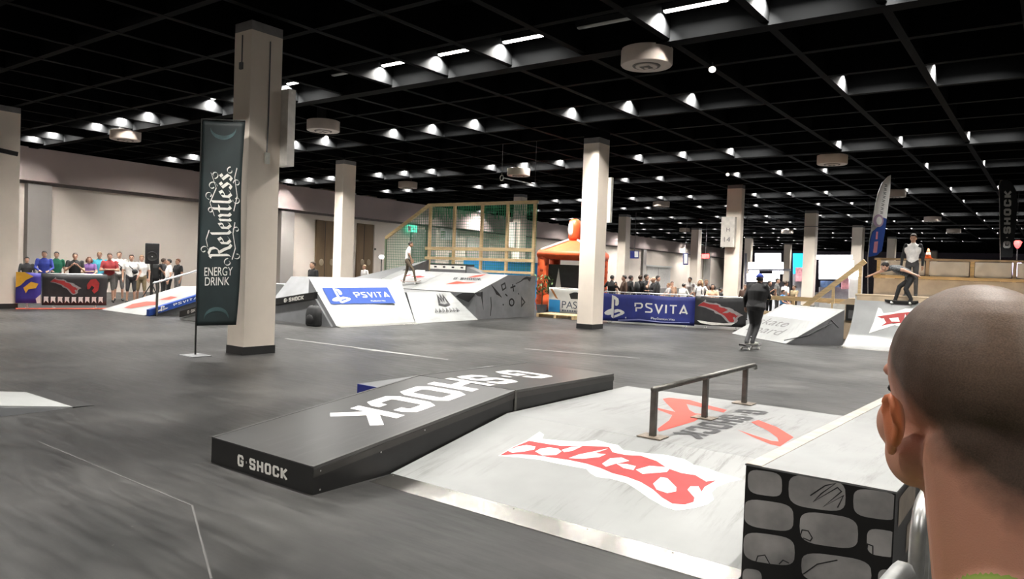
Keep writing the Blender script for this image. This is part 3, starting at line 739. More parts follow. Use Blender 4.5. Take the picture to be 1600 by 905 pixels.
t = thing('bank_ramp', 'low glaring white bank ramp with faint black print', 'skate ramp', (-15.6, 17.1, 0))
A, B_, C2, D2 = V((-15.0, 15.6, 0)), V((-15.1, 18.6, 0)), V((-16.0, 18.2, 0.86)), V((-16.0, 16.2, 0.86))
mb = MB(); mb.add([A, B_, C2, D2, (-18.5, 16.3, 0), (-18.5, 18.4, 0), (-18.5, 18.4, 0.86), (-18.5, 16.3, 0.86), (-16, 16.2, 0), (-16, 18.2, 0)],
                  [(0, 1, 2, 3), (1, 9, 2), (0, 3, 8), (3, 2, 6, 7), (9, 5, 6, 2), (8, 3, 7, 4), (4, 7, 6, 5), (0, 8, 4, 5, 9, 1)])
wob('body', mb, M_RAMPG, t)
wob('ramp_board', MB().prism([A, B_, C2, D2], (0.006, 0, 0.006)), M_RAMP2, t)
bn = (B_ - A).cross(D2 - A).normalized(); bp_ = A + V((0.006, 0, 0.006))
pxdecal('white_panel', [[(640, 462), (700, 459), (736, 492), (660, 499)]], bp_, bn, M_WHITE, t, .006)
q = [onp(x, y, bp_, bn) for x, y in ((680, 495), (722, 493), (700, 462), (672, 463))]
crown = [[(0.3, .6), (.35, .95), (.45, .7), (.5, 1), (.55, .7), (.65, .95), (.7, .6)], [(.25, .55), (.5, .48), (.75, .55)]]
decal('emblem', strokes2(crown, .09), quadmap(*q, .045), M_INK, t)
scrib = [[(i / 7 + .02, .2), (i / 7 + .06, .9), (i / 7 + .1, .3)] for i in range(7)]
decal('blurred_print', strokes2(scrib, .04), sub(q, 0.0, 1.0, .08, .38, .045), M_INK, t)

t = thing('raised_bank', 'grey raised bank and platform with game-pad symbols on its side', 'skate ramp', (-18.0, 20.2, 0))
prof = [(18.62, 0), (22.0, 0), (22.0, 1.482), (20.33, 1.48), (18.55, 0.87)]
wob('side_wall', MB().prism([(-15.22, y, z) for y, z in prof], (-0.05, 0, 0)), M_SIDE2, t)
wob('body', MB().prism([(-15.27, y, z - .012 if z > 0 else 0) for y, z in prof], (-5.2, 0, 0)), M_RAMPG, t)
wob('bank_board', MB().prism([(-15.22, 18.53, .862), (-15.22, 20.33, 1.478), (-15.22, 20.33, 1.492), (-15.22, 18.53, .876)], (-2.9, 0, 0)), M_RAMP2, t)
wob('bank_board', MB().prism([(-18.13, 18.53, .862), (-18.13, 20.33, 1.478), (-18.13, 20.33, 1.492), (-18.13, 18.53, .876)], (-2.3, 0, 0)), M_RAMP2, t)
hip = MB(); hip.add([(-15.1, 18.6, 0), (-15.22, 18.62, 0), (-15.22, 18.55, .87), (-16.02, 18.24, .87), (-16.02, 18.3, 0)], [(0, 1, 2, 3), (0, 3, 4)])
wob('corner_panel', hip, M_SIDE2, t)
sp, sn = V((-15.22, 0, 0)), V((1, 0, 0))
b2 = MB()
def sidestroke(pl, wd, closed=False):
    pts = [onp(x, y, sp, sn) for x, y in crop(pl, 6.154, 600, 380)]
    v, f = stroke([(p.y, p.z) for p in pts], wd, closed); b2.add([(-15.214, a, c) for a, c in v], f)
for nm, sub_ in (('painted_square', [([(1128, 405), (1160, 385), (1170, 430), (1140, 452)], .055, True)]), ('painted_cross', [([(1235, 395), (1245, 465)], .06, False), ([(1215, 430), (1262, 412)], .06, False)]),
                 ('painted_circle', [(ellpoly(1226, 570, 22, 32, 16), .06, True)]), ('painted_triangle', [([(1322, 525), (1352, 568), (1322, 605)], .055, True)]),
                 ('painted_chip', [([(1140, 590), (1150, 595)], .05, False)]), ('painted_chip', [([(1290, 480), (1296, 495)], .04, False)]), ('painted_chip', [([(1165, 490), (1185, 510)], .05, False)])):
    b2 = MB()
    for q_ in sub_: sidestroke(*q_)
    wob(nm, b2, M_INK, t)
for pl, wd in (([(1030, 400), (1060, 440), (1085, 480), (1110, 500), (1130, 522)], [.02, .06, .12, .06, .02]), ([(1025, 520), (1030, 600), (1022, 700)], .04),
               ([(1265, 390), (1310, 370), (1340, 345), (1370, 335), (1415, 335)], [.02, .03, .06, .1, .03]), ([(1380, 350), (1400, 350), (1410, 340)], [.02, .16, .03]),
               ([(935, 470), (942, 540), (955, 640)], [.14, .06, .01])):
    b2 = MB(); sidestroke(pl, wd); wob('painted_crack', b2, M_INK, t)
hp = V((-15.5, 18.45, 0)); hn = V((0.36, 1, 0)).normalized()
hn = (V((-15.22, 18.55, .87)) - V((-15.1, 18.6, 0))).cross(V((-16.02, 18.24, .87)) - V((-15.1, 18.6, 0))).normalized(); hp = V((-15.1, 18.6, 0))
pxdecal('painted_crack', [crop(q, 6.154, 600, 380) for q in ([(725, 490), (760, 478), (800, 476), (870, 478), (940, 470), (930, 515), (905, 510), (880, 490), (820, 490), (816, 570), (806, 500), (740, 490), (700, 520), (690, 510)],)], hp, hn, M_INK, t, .01)
bkn = V((0, -(1.478 - .862), 1.8)).normalized(); bkp = V((-16, 18.53, .876))
pxdecal('emblem', [crop(q, 6.154, 600, 380) for q in ([(590, 398), (700, 368), (780, 378), (890, 378), (820, 388), (720, 392)], [(800, 330), (880, 312), (985, 300), (930, 322), (860, 330)])], bkp, bkn, M_ORED, t, .006)
q = [onp(x, y, bkp, bkn) for x, y in crop([(660, 352), (940, 362), (930, 338), (680, 330)], 6.154, 600, 380)]
decal('lettering', blocktext('G-SHOCK', .22, .7, .12), quadmap(*q, .008), M_INK, t)
pxdecal('white_emblem', [crop(q, 6.033, 590, 300) for q in ([(130, 825), (270, 765), (370, 735), (450, 740), (440, 765), (545, 795), (470, 815), (330, 812)],)], bkp, bkn, M_WHITE, t, .006)
pxdecal('red_emblem', [crop(q, 6.033, 590, 300) for q in ([(300, 800), (400, 790), (460, 805), (380, 812)], [(240, 795), (300, 780), (330, 785), (270, 800)])], bkp, bkn, M_RED, t, .009)

t = thing('left_bank', 'plain grey bank rising behind the riding boy', 'skate ramp', (-22, 21, 0))
mb = MB(); a_, b_, c_, d_ = V((-23.3, 18.56, 0.72)), V((-20.52, 18.56, 0.9)), V((-20.52, 22.0, 1.95)), V((-23.3, 22.0, 1.33))
e_ = V((-23.32, 20.4, 1.0))
mb.add([a_, b_, c_, d_, e_, (a_.x, a_.y, 0), (b_.x, b_.y, 0), (c_.x, c_.y, 0), (d_.x, d_.y, 0), (e_.x, e_.y, 0)], [(0, 1, 2, 3), (0, 3, 4), (0, 5, 6, 1), (1, 6, 7, 2), (2, 7, 8, 3), (3, 8, 9, 4), (4, 9, 5, 0), (5, 9, 8, 7, 6)])
wob('bank_board', mb, M_RAMPG, t)
wob('seam_strip', MB().bar(a_ + V((.3, .3, .05)), d_ + V((0, 0, .01)), .03, .012), M_SIDE, t)
wob('front_deck', MB().box((-23.3, 16.3, 0), (-18.62, 18.52, .85)), M_RAMP2, t)

# left roll-in with the black lettered curb
t = thing('roll_in_ramp', 'white roll-in ramp rising to the blue lettered bank', 'skate ramp', (-18, 13.3, 0))
wob('body', MB().prism([(-20.3, 12.86, 0), (-16.36, 12.86, 0), (-16.36, 12.85, .80), (-16.6, 12.85, .80)], (0, 1.0, 0)), M_RAMP2, t)
t = thing('grind_curb', 'black curb with small white block letters along the roll-in ramp', 'skate ledge', (-18, 12.7, 0))
ca, cb = V((-20.3, 12.7, .02)), V((-15.98, 12.7, .70))
cup = V((0, 0, .18))
wob('body', MB().prism([ca, cb, cb + cup, ca + cup], (0, .14, 0)), M_BLACK, t)
wob('top_board', MB().prism([ca + cup, cb + cup, cb + cup + V((0, 0, .015)), ca + cup + V((0, 0, .015))], (0, .14, 0)), M_RAMPG, t)
wob('support_panel', MB().prism([(-20.3, 12.74, 0), (-15.3, 12.74, 0), (-15.98, 12.74, .70)], (0, .08, 0)), M_SIDE2, t)
for u0 in (.02, .36, .70):
    decal('lettering', blocktext('G-SHOCK', .2, .66, .13), (lambda u0: lambda u, v: ca + (cb - ca) * (u0 + u * .2) + cup * (.18 + v * .64) + V((0, -.006, 0)))(u0), M_OFFW, t)

# backpack leaning on the ramp
bpk = V((-15.72, 12.5, 0))
t = thing('backpack', 'dark grey backpack leaning against the ramp side', 'backpack', bpk)
mb = MB()
for i, (zz, sx, sy) in enumerate([(0, .2, .1), (.04, .23, .13), (.3, .23, .14), (.46, .20, .12), (.54, .12, .08)]):
    mb.v += [(x, y, zz) for x, y in ellpoly(0, 0, sx, sy, 20, 4.0)]
mb.f = [(i * 20 + a, i * 20 + (a + 1) % 20, (i + 1) * 20 + (a + 1) % 20, (i + 1) * 20 + a) for i in range(4) for a in range(20)] + [tuple(range(19, -1, -1)), tuple(range(80, 100))]; mb.m = [0] * len(mb.f)
M_PACK = mat('dark_grey_nylon', (0.02, 0.021, 0.022), .7, var=.2)
obj('bag', mb, M_PACK, t, smooth=True)
obj('front_pocket', MB().ell((0, -.12, .18), (.16, .05, .14)), mat('black_nylon_pocket', (.013, .013, .014), .7), t, smooth=True)
obj('handle', MB().tube([(-.04, 0, .5), (-.03, 0, .56), (.03, 0, .56), (.04, 0, .5)], .012, 6), M_PACK, t)
obj('shoulder_strap', MB().tube([(.1, .1, .45), (.22, .06, .35), (.22, .04, .15), (.15, .06, .03)], .018, 6), M_PACK, t)

# small painted ledge box on the platform
pb = ony(700, 427, 20.7)
t = thing('small_ledge_box', 'low grey ledge box with black top and white checker band', 'skate ledge', (pb.x, 20.7, 1.49))
xa, xb = ony(672, 428, 20.7).x, ony(727, 428, 20.7).x
wob('body', MB().box((xa, 20.7, 1.488), (xb, 21.2, 1.78)), M_SIDE, t)
wob('white_band', MB().box((xa, 20.69, 1.60), (xb, 20.7, 1.745)), M_OFFW, t)
for k in range(4):
    xm = xa + (xb - xa) * (.12 + .25 * k); wob('painted_square', MB().box((xm, 20.684, 1.65), (xm + .13, 20.69, 1.71)), M_INK, t)
wob('top_board', MB().box((xa - .01, 20.68, 1.78), (xb + .01, 21.2, 1.80)), M_BLACK, t)
wob('end_ramp', MB().prism([(xb + .012, 20.75, 1.488), (xb + .012, 20.75, 1.72), (xb + .75, 20.75, 1.488)], (0, .4, 0)), M_RAMPG, t)

# timber net cage
YC = 22.05
t = thing('safety_net_fence', 'pine timber fence with green safety net behind the platform', 'fence', (-19, YC, 1.5))
ZT = 4.18
top = {834.5: None, 792: None, 752: None, 709: None, 671: None}
def cx_(px): return ony(px, 350, YC).x
for px, zb in ((834, .94), (792, 1.53), (752, 1.53), (709, 1.53), (671, 1.53)):
    x = cx_(px); yb = YC if px < 830 else YC
    wob('post', MB().box((x - .05, YC, zb), (x + .05, YC + .09, ZT - .04)), M_PINE, t)
xr, xl = cx_(836), cx_(669); xe = ony(602, 372, YC).x; ze = ony(602, 372, YC).z
wob('top_rail', MB().box((xl - .02, YC - .01, ZT - .07), (xr + .05, YC + .1, ZT + .05)), M_PINE, t)
wob('sloping_rail', MB().bar((xl, YC + .045, ZT), (xe, YC + .045, ze), .1, .12), M_PINE, t)
wob('post', MB().box((xe - .04, YC + .01, 0), (xe + .04, YC + .09, ze)), mat('green_painted_post', (.16, .2, .13), .7), t)
wob('middle_rail', MB().box((xl - .1, YC - .04, 2.35), (xr + .02, YC, 2.48)), M_PINE, t)
wob('lower_rail', MB().box((xl - .1, YC - .04, 1.97), (xr + .02, YC, 2.08)), M_PINE, t)
wob('foot_rail', MB().box((xl + 2.6, YC - .04, 1.53), (xr + .02, YC, 1.62)), M_PINE, t)
net = MB()
x = xr
while x > xe + .05:
    zt = ZT if x > xl else ze + (ZT - ze) * (x - xe) / (xl - xe)
    net.box((x - .006, YC + .10, 1.5), (x + .006, YC + .104, zt)); x -= .105
z = 1.5
while z < ZT:
    x0 = xe if z < ze else xl if z >= ZT else xe + (xl - xe) * (z - ze) / (ZT - ze)
    net.box((x0, YC + .104, z - .006), (xr, YC + .108, z + .006)); z += .105
xx = xl - .02
for i in range(60):                                     # net gathered in folds under the rail
    xq = xr - (xr - xl) * i / 60
    net.bar((xq, YC + .09, ZT - .08), (xq + .02, YC + .09, ZT - .3 - .35 * random.random()), .03, .008)
wob('net', net, M_NET, t, kind='stuff')

# blue hoarding behind
a_, b_ = V((-28.5, 30.0, 0)), V((-24.2, 36.8, 0))
t = thing('blue_hoarding', 'bright blue hoarding board standing behind the net fence', 'hoarding', (a_ + b_) / 2)
a_ = gnd(722, 36); b_ = gnd(852, 36)
dv = (b_ - a_)
for k in range(4):
    p = a_ + dv * (k / 4 + .002); q_ = a_ + dv * ((k + 1) / 4 - .002)
    wob('board', MB().bar((p.x, p.y, 1.02), (q_.x, q_.y, 1.02), .06, 2.04), M_SKYB, t)
# exit sign and notice board on the long wall
c = onwall(644, 357, .3)
t = thing('exit_sign', 'small green and white running-man exit sign', 'sign', c)
wob('panel', wallbox(MB(), 636, 352, 650, 363, .2, .1), M_EXIT, t)
wob('white_half', wallbox(MB(), 637, 353, 642, 362, .3, .01), M_WHITE, t)
wob('arrow', wallbox(MB(), 645, 357, 649, 358.5, .3, .01), M_WHITE, t)
t = thing('notice_board', 'white notice board with green lines seen through the net', 'sign', onwall(700, 367, .2))
wob('panel', wallbox(MB(), 687, 358, 713, 375, .1, .08), M_WHITE, t)
for k in range(5): wob('printed_line', wallbox(MB(), 689, 361 + k * 2.4, 696, 362.2 + k * 2.4, .18, .005), M_LEAF, t)
for nm, px in (('tall white flip sign leaning by the lower rail', 702),):
    t = thing('roll_up_sign', nm, 'sign', gnd(px, 32))
    p = gnd(px, 32)
    obj('panel', MB().box((-.12, -.02, .1), (.12, .02, 2.3)), M_WHITE, t)
    obj('foot', MB().box((-.2, -.15, 0), (.2, .15, .1)), M_SIDE, t)
# work lamp on a stand
p = gnd(594, 33)
t = thing('stand_lamp', 'small white lamp on a thin black stand by the pale door', 'lamp', p)
obj('pole', MB().tube([(0, 0, .02), (0, 0, 1.95)], .025, 8), M_BLACK, t)
obj('base', MB().lathe([(.2, 0), (.2, .02), (.03, .04)], seg=14), M_BLACK, t)
obj('head', MB().ell((0, 0, 2.02), (.13, .13, .1)), mat('glowing_white_head', (.9, .9, .9), .4, var=0, emit=1.2, ecol=(1, 1, 1)), t, smooth=True)

# =================================================================== TEAL FLAG
fb = onz(305, 556)
t = thing('flag_banner', 'tall dark teal flag banner with ornate white lettering', 'flag', fb)
dep = (fb - EYEV).dot(CD)
FT = [atd(x, y, dep) for x, y in ((324, 190), (391, 194), (377, 507), (310, 513))]   # TL TR BR BL
fdir = (FT[1] - FT[0]); fdir.z = 0; fdir.normalize(); fn = V((fdir.y, -fdir.x, 0))
p0 = FT[0]; w_t = (FT[1] - FT[0]).length; zt, zb = 4.05, 0.52
def fl_(u, v, off=0.0):
    """u across, v up; soft billow"""
    wdt = 0.735 - 0.04 * (1 - v) + 0.02 * math.sin(v * 7)
    z = zb + (zt - zb) * v
    lean = 0.02 * v
    bil = 0.03 * math.sin(u * 3.0 + v * 4.5) * u + off
    b = V((fb.x, fb.y, 0)) + fdir * (lean + u * wdt) + fn * bil
    return V((b.x, b.y, z + (0.04 * u if v < .5 else -0.0 * u)))
mb = MB(); nu, nv = 10, 40
mb.add([fl_(i / nu, j / nv) for j in range(nv + 1) for i in range(nu + 1)], [(j * (nu + 1) + i, j * (nu + 1) + i + 1, (j + 1) * (nu + 1) + i + 1, (j + 1) * (nu + 1) + i) for j in range(nv) for i in range(nu)])
o = wob('fabric', mb, M_BANNER, t, smooth=True); sm = o.modifiers.new('thickness', 'SOLIDIFY'); sm.thickness = .006; sm.offset = -1
wob('pole', MB().tube([(fb.x, fb.y, .02), (fb.x, fb.y, zb), tuple(V((fb.x, fb.y, zt + .03)) + fdir * .02)], .016, 8), M_BLACK, t)
wob('top_arm', MB().tube([tuple(V((fb.x, fb.y, zt + .02)) + fdir * .02), tuple(fl_(1, 1) + V((0, 0, .012)))], .012, 8), M_BLACK, t)
wob('base_plate', MB().box((fb.x - .22, fb.y - .18, 0), (fb.x + .22, fb.y + .18, .012)), M_SIDE2, t)
# ornate lettering: broad-nib pen strokes, text running upwards
def pen(poly, nib):
    vs = []; fs = []
    for i, p in enumerate(poly):
        vs += [(p[0] - nib[0], p[1] - nib[1]), (p[0] + nib[0], p[1] + nib[1])]
    for i in range(len(poly) - 1): fs.append((2 * i, 2 * i + 1, 2 * i + 3, 2 * i + 2))
    return vs, fs
GL = {'R': [[(.1, 0), (.15, .1), (.15, .95), (.05, 1.05)], [(.0, .98), (.25, 1.1), (.5, 1.0), (.55, .8), (.45, .6), (.2, .55)], [(.3, .55), (.45, .3), (.55, .05), (.7, -.05)]],
      'e': [[(.38, .45), (.28, .62), (.1, .5), (.08, .15), (.22, 0), (.4, .12)], [(.1, .32), (.38, .45)]],
      'l': [[(.15, 1.0), (.15, .12), (.26, 0), (.34, .1)]],
      'n': [[(.08, .55), (.12, .6), (.12, .05), (.18, 0)], [(.12, .5), (.3, .62), (.38, .5), (.38, .1), (.48, 0)]],
      't': [[(.18, .95), (.18, .12), (.28, 0), (.36, .1)], [(.02, .62), (.36, .62)]],
      's': [[(.36, .5), (.25, .63), (.1, .5), (.34, .2), (.22, 0), (.05, .1)]]}
GW = {'R': .7, 'e': .46, 'l': .36, 'n': .54, 't': .4, 's': .44}
vs, fs = [], []
def addp(p):
    o = len(vs); vs.extend(p[0]); fs.extend(tuple(o + i for i in g) for g in p[1])
x = 0
for ch in 'Relentless':
    for pl in GL[ch]:
        addp(pen([(x + a, b) for a, b in pl], (.062, .05)))
    x += GW[ch]
tot = x
def curl(cx, cy, r, a0, turns, n=14): return [(cx + r * (1 - .6 * i / n) * math.cos(a0 + turns * 2 * PI * i / n), cy + r * (1 - .6 * i / n) * math.sin(a0 + turns * 2 * PI * i / n)) for i in range(n + 1)]
for c in ((-.25, .1, .22, 0, .9), (.1, -.35, .2, PI / 2, .8), (.45, 1.35, .22, -PI / 2, .9), (3.4, 1.15, .22, PI, -.9), (3.9, 1.0, .25, -PI / 2, .9), (4.5, .9, .2, PI, .9), (1.5, -.3, .17, PI / 2, -.8), (3.2, -.3, .22, PI / 2, .9), (4.1, -.28, .2, PI / 2, -.9), (4.75, .1, .2, 0, .8), (2.6, 1.05, .15, 0, .9)):
    addp(pen(curl(*c), (.022, .018)))
for pl in ([(-.1, -.1), (.5, -.25), (1.3, -.12), (2.0, -.22)], [(2.6, -.15), (3.4, -.32), (4.4, -.15), (4.9, -.25)], [(.6, 1.15), (1.0, 1.25), (1.5, 1.1)], [(2.3, .85), (3.0, 1.1), (3.8, .8), (4.6, 1.1)]):
    addp(pen(pl, (.02, .02)))
# text advance = up the flag, letter up = towards the left
def relmap(X, Y):
    v = .33 + (X / tot) * .42; u = .60 - (Y - .35) * .46
    return fl_(u, v, .007)
b2 = MB(); b2.add([relmap(*p) for p in vs], fs); wob('ornate_lettering', b2, M_OFFW, t)
for txt, v0, v1, u0, u1 in (('ENERGY', .243, .285, .17, .83), ('DRINK', .196, .236, .19, .77)):
    p = fonttext(txt); b2 = MB(); b2.add([fl_(u0 + a * (u1 - u0), v0 + c * (v1 - v0), .007) for a, c in p[0]], p[1]); wob('lettering', b2, M_OFFW, t)
for cv in (1.0, 0.0):
    vv = []; ff = []
    s_, f_ = stroke([(.5 + .3 * math.cos(a), (.035 if cv == 0 else .965) + (.045 if cv == 0 else -.045) * math.sin(a)) for a in np.linspace(0, PI, 14)], [.008 + .012 * math.sin(k / 13 * PI) for k in range(14)])
    b2 = MB(); b2.add([fl_(min(max(a, 0.02), .98), min(max(c, 0.003), .997), .006) for a, c in s_], f_); wob('halo_print', b2, M_TEAL, t)

# =================================================================== FAR LEFT RAMP WITH RAIL
t = thing('kicker_ramp', 'pale kicker ramp with blue lettered curb near the crowd', 'skate ramp', (-21.8, 11.8, 0))
KX0, KX1, KY0, KY1, KZ = -23.2, -20.6, 10.5, 13.0, .72
wob('body', MB().prism([(KX0, KY0, 0), (KX0, KY1, KZ), (KX0, KY1 + 1.4, KZ), (KX0, KY1 + 1.4, 0)], (KX1 - KX0, 0, 0)), M_SIDE2, t)
wob('ramp_board', MB().prism([(KX0, KY0, 0.0), (KX0, KY1, KZ), (KX0, KY1, KZ + .012), (KX0, KY0, .012)], (KX1 - KX0, 0, 0)), M_RAMP2, t)
wob('flat_board', MB().box((KX0, KY1, KZ), (KX1, KY1 + 1.4, KZ + .012)), M_RAMP2, t)
kn = V((0, -KZ, KY1 - KY0)).normalized(); kp = V((-22, KY0, .012))
pxdecal('emblem', [crop(q, 7.544, 150, 380) for q in ([(330, 765), (430, 720), (600, 690), (720, 695), (730, 725), (560, 745), (420, 770)], [(740, 670), (880, 630), (960, 640), (860, 670)])], kp, kn, M_ORED, t, .008)
cur = [(KX1 + .002, KY0 + .05, .0), (KX1 + .002, KY1, KZ - .02), (KX1 + .002, KY1, KZ + .16), (KX1 + .002, KY0 + .05, .18)]
wob('blue_curb', MB().prism(cur, (.16, 0, 0)), M_BLUE, t)
def kc(u, v):
    y = KY0 + .05 + u * (KY1 - KY0 - .05); return V((KX1 + .166, y, (y - KY0) * KZ / (KY1 - KY0) * .985 + v * .18))
decal('lettering', blocktext('PsVITA', .16, .7, .12), lambda u, v: kc(.28 + u * .3, .3 + v * .45), M_WHITE, t)
decal('emblem', unit_polys([PS_P, PS_L, PS_R]), lambda u, v: kc(.08 + u * .14, .1 + v * .85), M_WHITE, t)
decal('lettering', blocktext('PsVITA', .16, .7, .12), lambda u, v: kc(.74 + u * .22, .3 + v * .45), M_WHITE, t)
t = thing('grind_rail', 'thin grey handrail running up the kicker ramp', 'skate rail', (-20.8, 11.6, 0))
wob('post', MB().box((-20.4, KY0 + .2, 0), (-20.35, KY0 + .25, .93)), M_DSTEEL, t)
kx = -21.1
wob('post', MB().box((kx - .03, KY1 + .1, KZ + .012), (kx + .03, KY1 + .16, KZ + .85)), M_DSTEEL, t)
wob('rail', MB().tube([(-20.375, KY0 + .1, .93), (kx + .1, KY1 + .2, KZ + .85), (kx, KY1 + 1.3, KZ + .85)], .028, 8), M_GALV, t)
t = thing('white_wedge', 'small white wedge with a black lettered edge behind the flag', 'skate ramp', onz(292, 500))
c = onz(296, 501)
wob('board', MB().prism([(c.x - .5, c.y, 0), (c.x + 1.4, c.y, 0), (c.x + 1.4, c.y, .42), (c.x - .5, c.y, .02)], (0, 1.0, 0)), M_RAMP2, t)
wob('black_edge', MB().prism([(c.x - .4, c.y - .06, .06), (c.x + 1.4, c.y - .06, .44), (c.x + 1.4, c.y - .06, .62), (c.x - .4, c.y - .06, .22)], (0, .055, 0)), M_BLACK, t)
decal('lettering', blocktext('G-SHOCK', .2, .66, .13), lambda u, v: V((c.x + u * .7, c.y - .064, .18 + u * .15 + v * .09)), M_OFFW, t)

# banners on barriers at the left
def barrier(label, a, b, h=1.05, group=None, nb=9, cat='barrier'):
    a = V((a.x, a.y, 0)); b = V((b.x, b.y, 0)); d = b - a; L = d.length; ang = math.atan2(d.y, d.x)
    t = thing('crowd_barrier', label, cat, a, ang, group)
    obj('frame', MB().tube(rounded([(.05, 0, .18), (.05, 0, h), (L - .05, 0, h), (L - .05, 0, .18)], .12) + [V((.05, 0, .18))], .02, 6), M_GALV, t, smooth=True)
    for k in range(1, nb):
        x = .05 + (L - .1) * k / nb; obj('bar', MB().tube([(x, 0, .18), (x, 0, h)], .008, 5), M_GALV, t)
    for x in (.3, L - .3): obj('foot', MB().bar((x, -.25, .015), (x, .25, .015), .06, .03), M_GALV, t); obj('leg', MB().tube([(x, 0, .02), (x, 0, .2)], .018, 6), M_GALV, t)
    return t, L
def banner(label, a, b, z0, z1, m, front, name='fence_banner'):
    """cloth banner hung on the camera side of a barrier; returns thing, mapping"""
    a = V((a.x, a.y, 0)); b = V((b.x, b.y, 0)); d = (b - a); L = d.length; d.normalize(); n = V((d.y, -d.x, 0))
    t = thing(name, label, 'banner', (a.x, a.y, 0))
    def f(u, v, off=0.0):
        p = a + d * (u * L) + n * (front + off + .012 * math.sin(u * L * 3.1) * (1 - v) + .006 * math.sin(u * L * 9 + v * 5))
        return V((p.x, p.y, z0 + (z1 - z0) * v - .03 * math.sin(u * L * 2) ** 2 * v))
    nu, nv = max(4, int(L * 5)), 6
    mb = MB(); mb.add([f(i / nu, j / nv) for j in range(nv + 1) for i in range(nu + 1)], [(j * (nu + 1) + i, j * (nu + 1) + i + 1, (j + 1) * (nu + 1) + i + 1, (j + 1) * (nu + 1) + i) for j in range(nv) for i in range(nu)])
    o = wob('cloth', mb, m, t, smooth=True); s_ = o.modifiers.new('thickness', 'SOLIDIFY'); s_.thickness = .006; s_.offset = -1
    def part(name, polys, m, u0, u1, v0, v1, off=.012):
        b2 = MB(); b2.add([f(u0 + x * (u1 - u0), v0 + y * (v1 - v0), off) for x, y in polys[0]], polys[1]); return wob(name, b2, m, t)
    return t, part
W0, W1, W2 = onz(24, 482), onz(63, 482), onz(166, 482)
barrier('galvanised barrier behind the yellow and blue banner', W0, W1 - (W1 - W0).normalized() * .05)
barrier('galvanised barrier behind the left black and red banner', W1 + (W2 - W1).normalized() * .05, W2)
_, part = banner('blue and yellow banner hung beside the broad pier', W0, W1, .16, 1.08, mat('blue_banner_cloth', (.04, .03, .26), .6, var=.1), .06)
part('yellow_print', unit_polys([[(0, 0), (.35, .0), (.7, .12), (.4, .25), (.2, .42), (0, .5)], [(.3, .5), (.6, .3), (.9, .35), (.8, .5), (.5, .55), (.4, .68)]]), M_YEL, 0, 1, 0, 1)
part('white_print', unit_polys([[(.8, .85), (1, .7), (1, 1), (.85, 1)]]), M_WHITE, 0, 1, 0, 1)
_, part = banner('black banner with red emblem below the left crowd', W1 + (W2 - W1).normalized() * .03, W2, .1, 1.06, mat('black_banner_cloth', (.02, .02, .022), .6, var=.2), .06)
part('emblem_outline', unit_polys([EMB_OUT]), mat('grey_print', (.3, .28, .28), .5), .12, .60, .34, .90, .012)
part('emblem', unit_polys([EMB_RED]), M_RED, .12, .60, .34, .90, .018)
part('emblem', unit_polys([[(0, .4), (.3, .05), (.7, 0), (1, .3), (.9, .8), (.6, 1), (.4, .8), (.6, .6), (.4, .45), (.2, .7), (.05, .7)]]), M_RED, .68, .88, .38, .86)
for k in range(9): part('lettering', unit_polys([[(0, 0), (1, 0), (.9, .3), (1, 1), (.4, .6), (0, 1)]]), M_WHITE, .03 + k * .105, .10 + k * .105, .07, .27)
t = thing('red_floor_mat', 'thin red mat lying at the foot of the blue and yellow banner', 'mat', (W0 + W1) / 2 + V((.3, -.2, 0)))
dd = (W2 - W0).normalized(); nn = V((dd.y, -dd.x, 0))
wob('mat', MB().prism([W0 + nn * .1, W0 + dd * 3.0 + nn * .1, W0 + dd * 3.0 + nn * .45, W0 + nn * .45], (0, 0, .02)), mat('red_mat', (.42, .06, .03), .7), t)

# loudspeaker
p = gnd(236, 25.2)
t = thing('speaker_stand', 'black tripod stand under the loudspeaker', 'stand', p)
obj('pole', MB().tube([(0, 0, .25), (0, 0, 1.42)], .03, 8), M_BLACK, t)
for k in range(3):
    a = 2.1 * k + .4; obj('leg', MB().tube([(0, 0, .75), (.45 * math.cos(a), .45 * math.sin(a), .0)], .018, 6), M_BLACK, t)
    obj('brace', MB().tube([(0, 0, .3), (.28 * math.cos(a), .28 * math.sin(a), .28)], .01, 5), M_BLACK, t)
t = thing('loudspeaker', 'black loudspeaker on a stand among the left crowd', 'speaker', V((p.x, p.y, 1.42)), math.atan2(-p.y, -p.x) + PI / 2)
obj('cabinet', MB().prism([(-.22, -.2, 0), (.22, -.2, 0), (.15, .22, 0), (-.15, .22, 0)], (0, 0, .70)), M_SPK, t, bevel=.02)
obj('woofer', MB().lathe([(.17, 0), (.16, .012), (.05, -.01), (.02, 0)], seg=20), M_TIRE, t).matrix_local = Matrix.Translation((0, -.205, .25)) @ Matrix.Rotation(PI / 2, 4, 'X')
obj('horn', MB().box((-.14, -.21, .47), (.14, -.198, .63)), M_TIRE, t)
obj('badge', MB().box((-.02, -.216, .23), (.02, -.205, .27)), M_GALV, t)

# =================================================================== RIGHT SIDE BANNERS
Q0, Q1, Q2, Q3, Q4 = onz(858, 492), onz(905, 496), onz(938, 503), onz(1085, 512), onz(1148, 515)
Q5 = onz(1165, 517)
barrier('galvanised barrier behind the white crown banner', Q0, Q1)
barrier('galvanised barrier behind the blue lettered banner', Q2, Q3, nb=16)
barrier('galvanised barrier behind the right black and red banner', Q3 + (Q5 - Q3).normalized() * .05, Q5)
_, part = banner('white and sky-blue banner with a black crown', Q0, Q1 + (Q1 - Q0) * .1, .12, 1.05, M_WHITE, .06)
part('blue_square', unit_polys([[(0, 0), (1, 0), (1, 1), (0, 1)]]), M_SKYB, .02, .36, .02, .52)
part('crown', unit_polys([[(0, .3), (.15, .9), (.85, .9), (1, .3), (.75, .6), (.62, .15), (.5, .55), (.38, .15), (.25, .6)]]), M_INK, .62, .98, .56, .92)
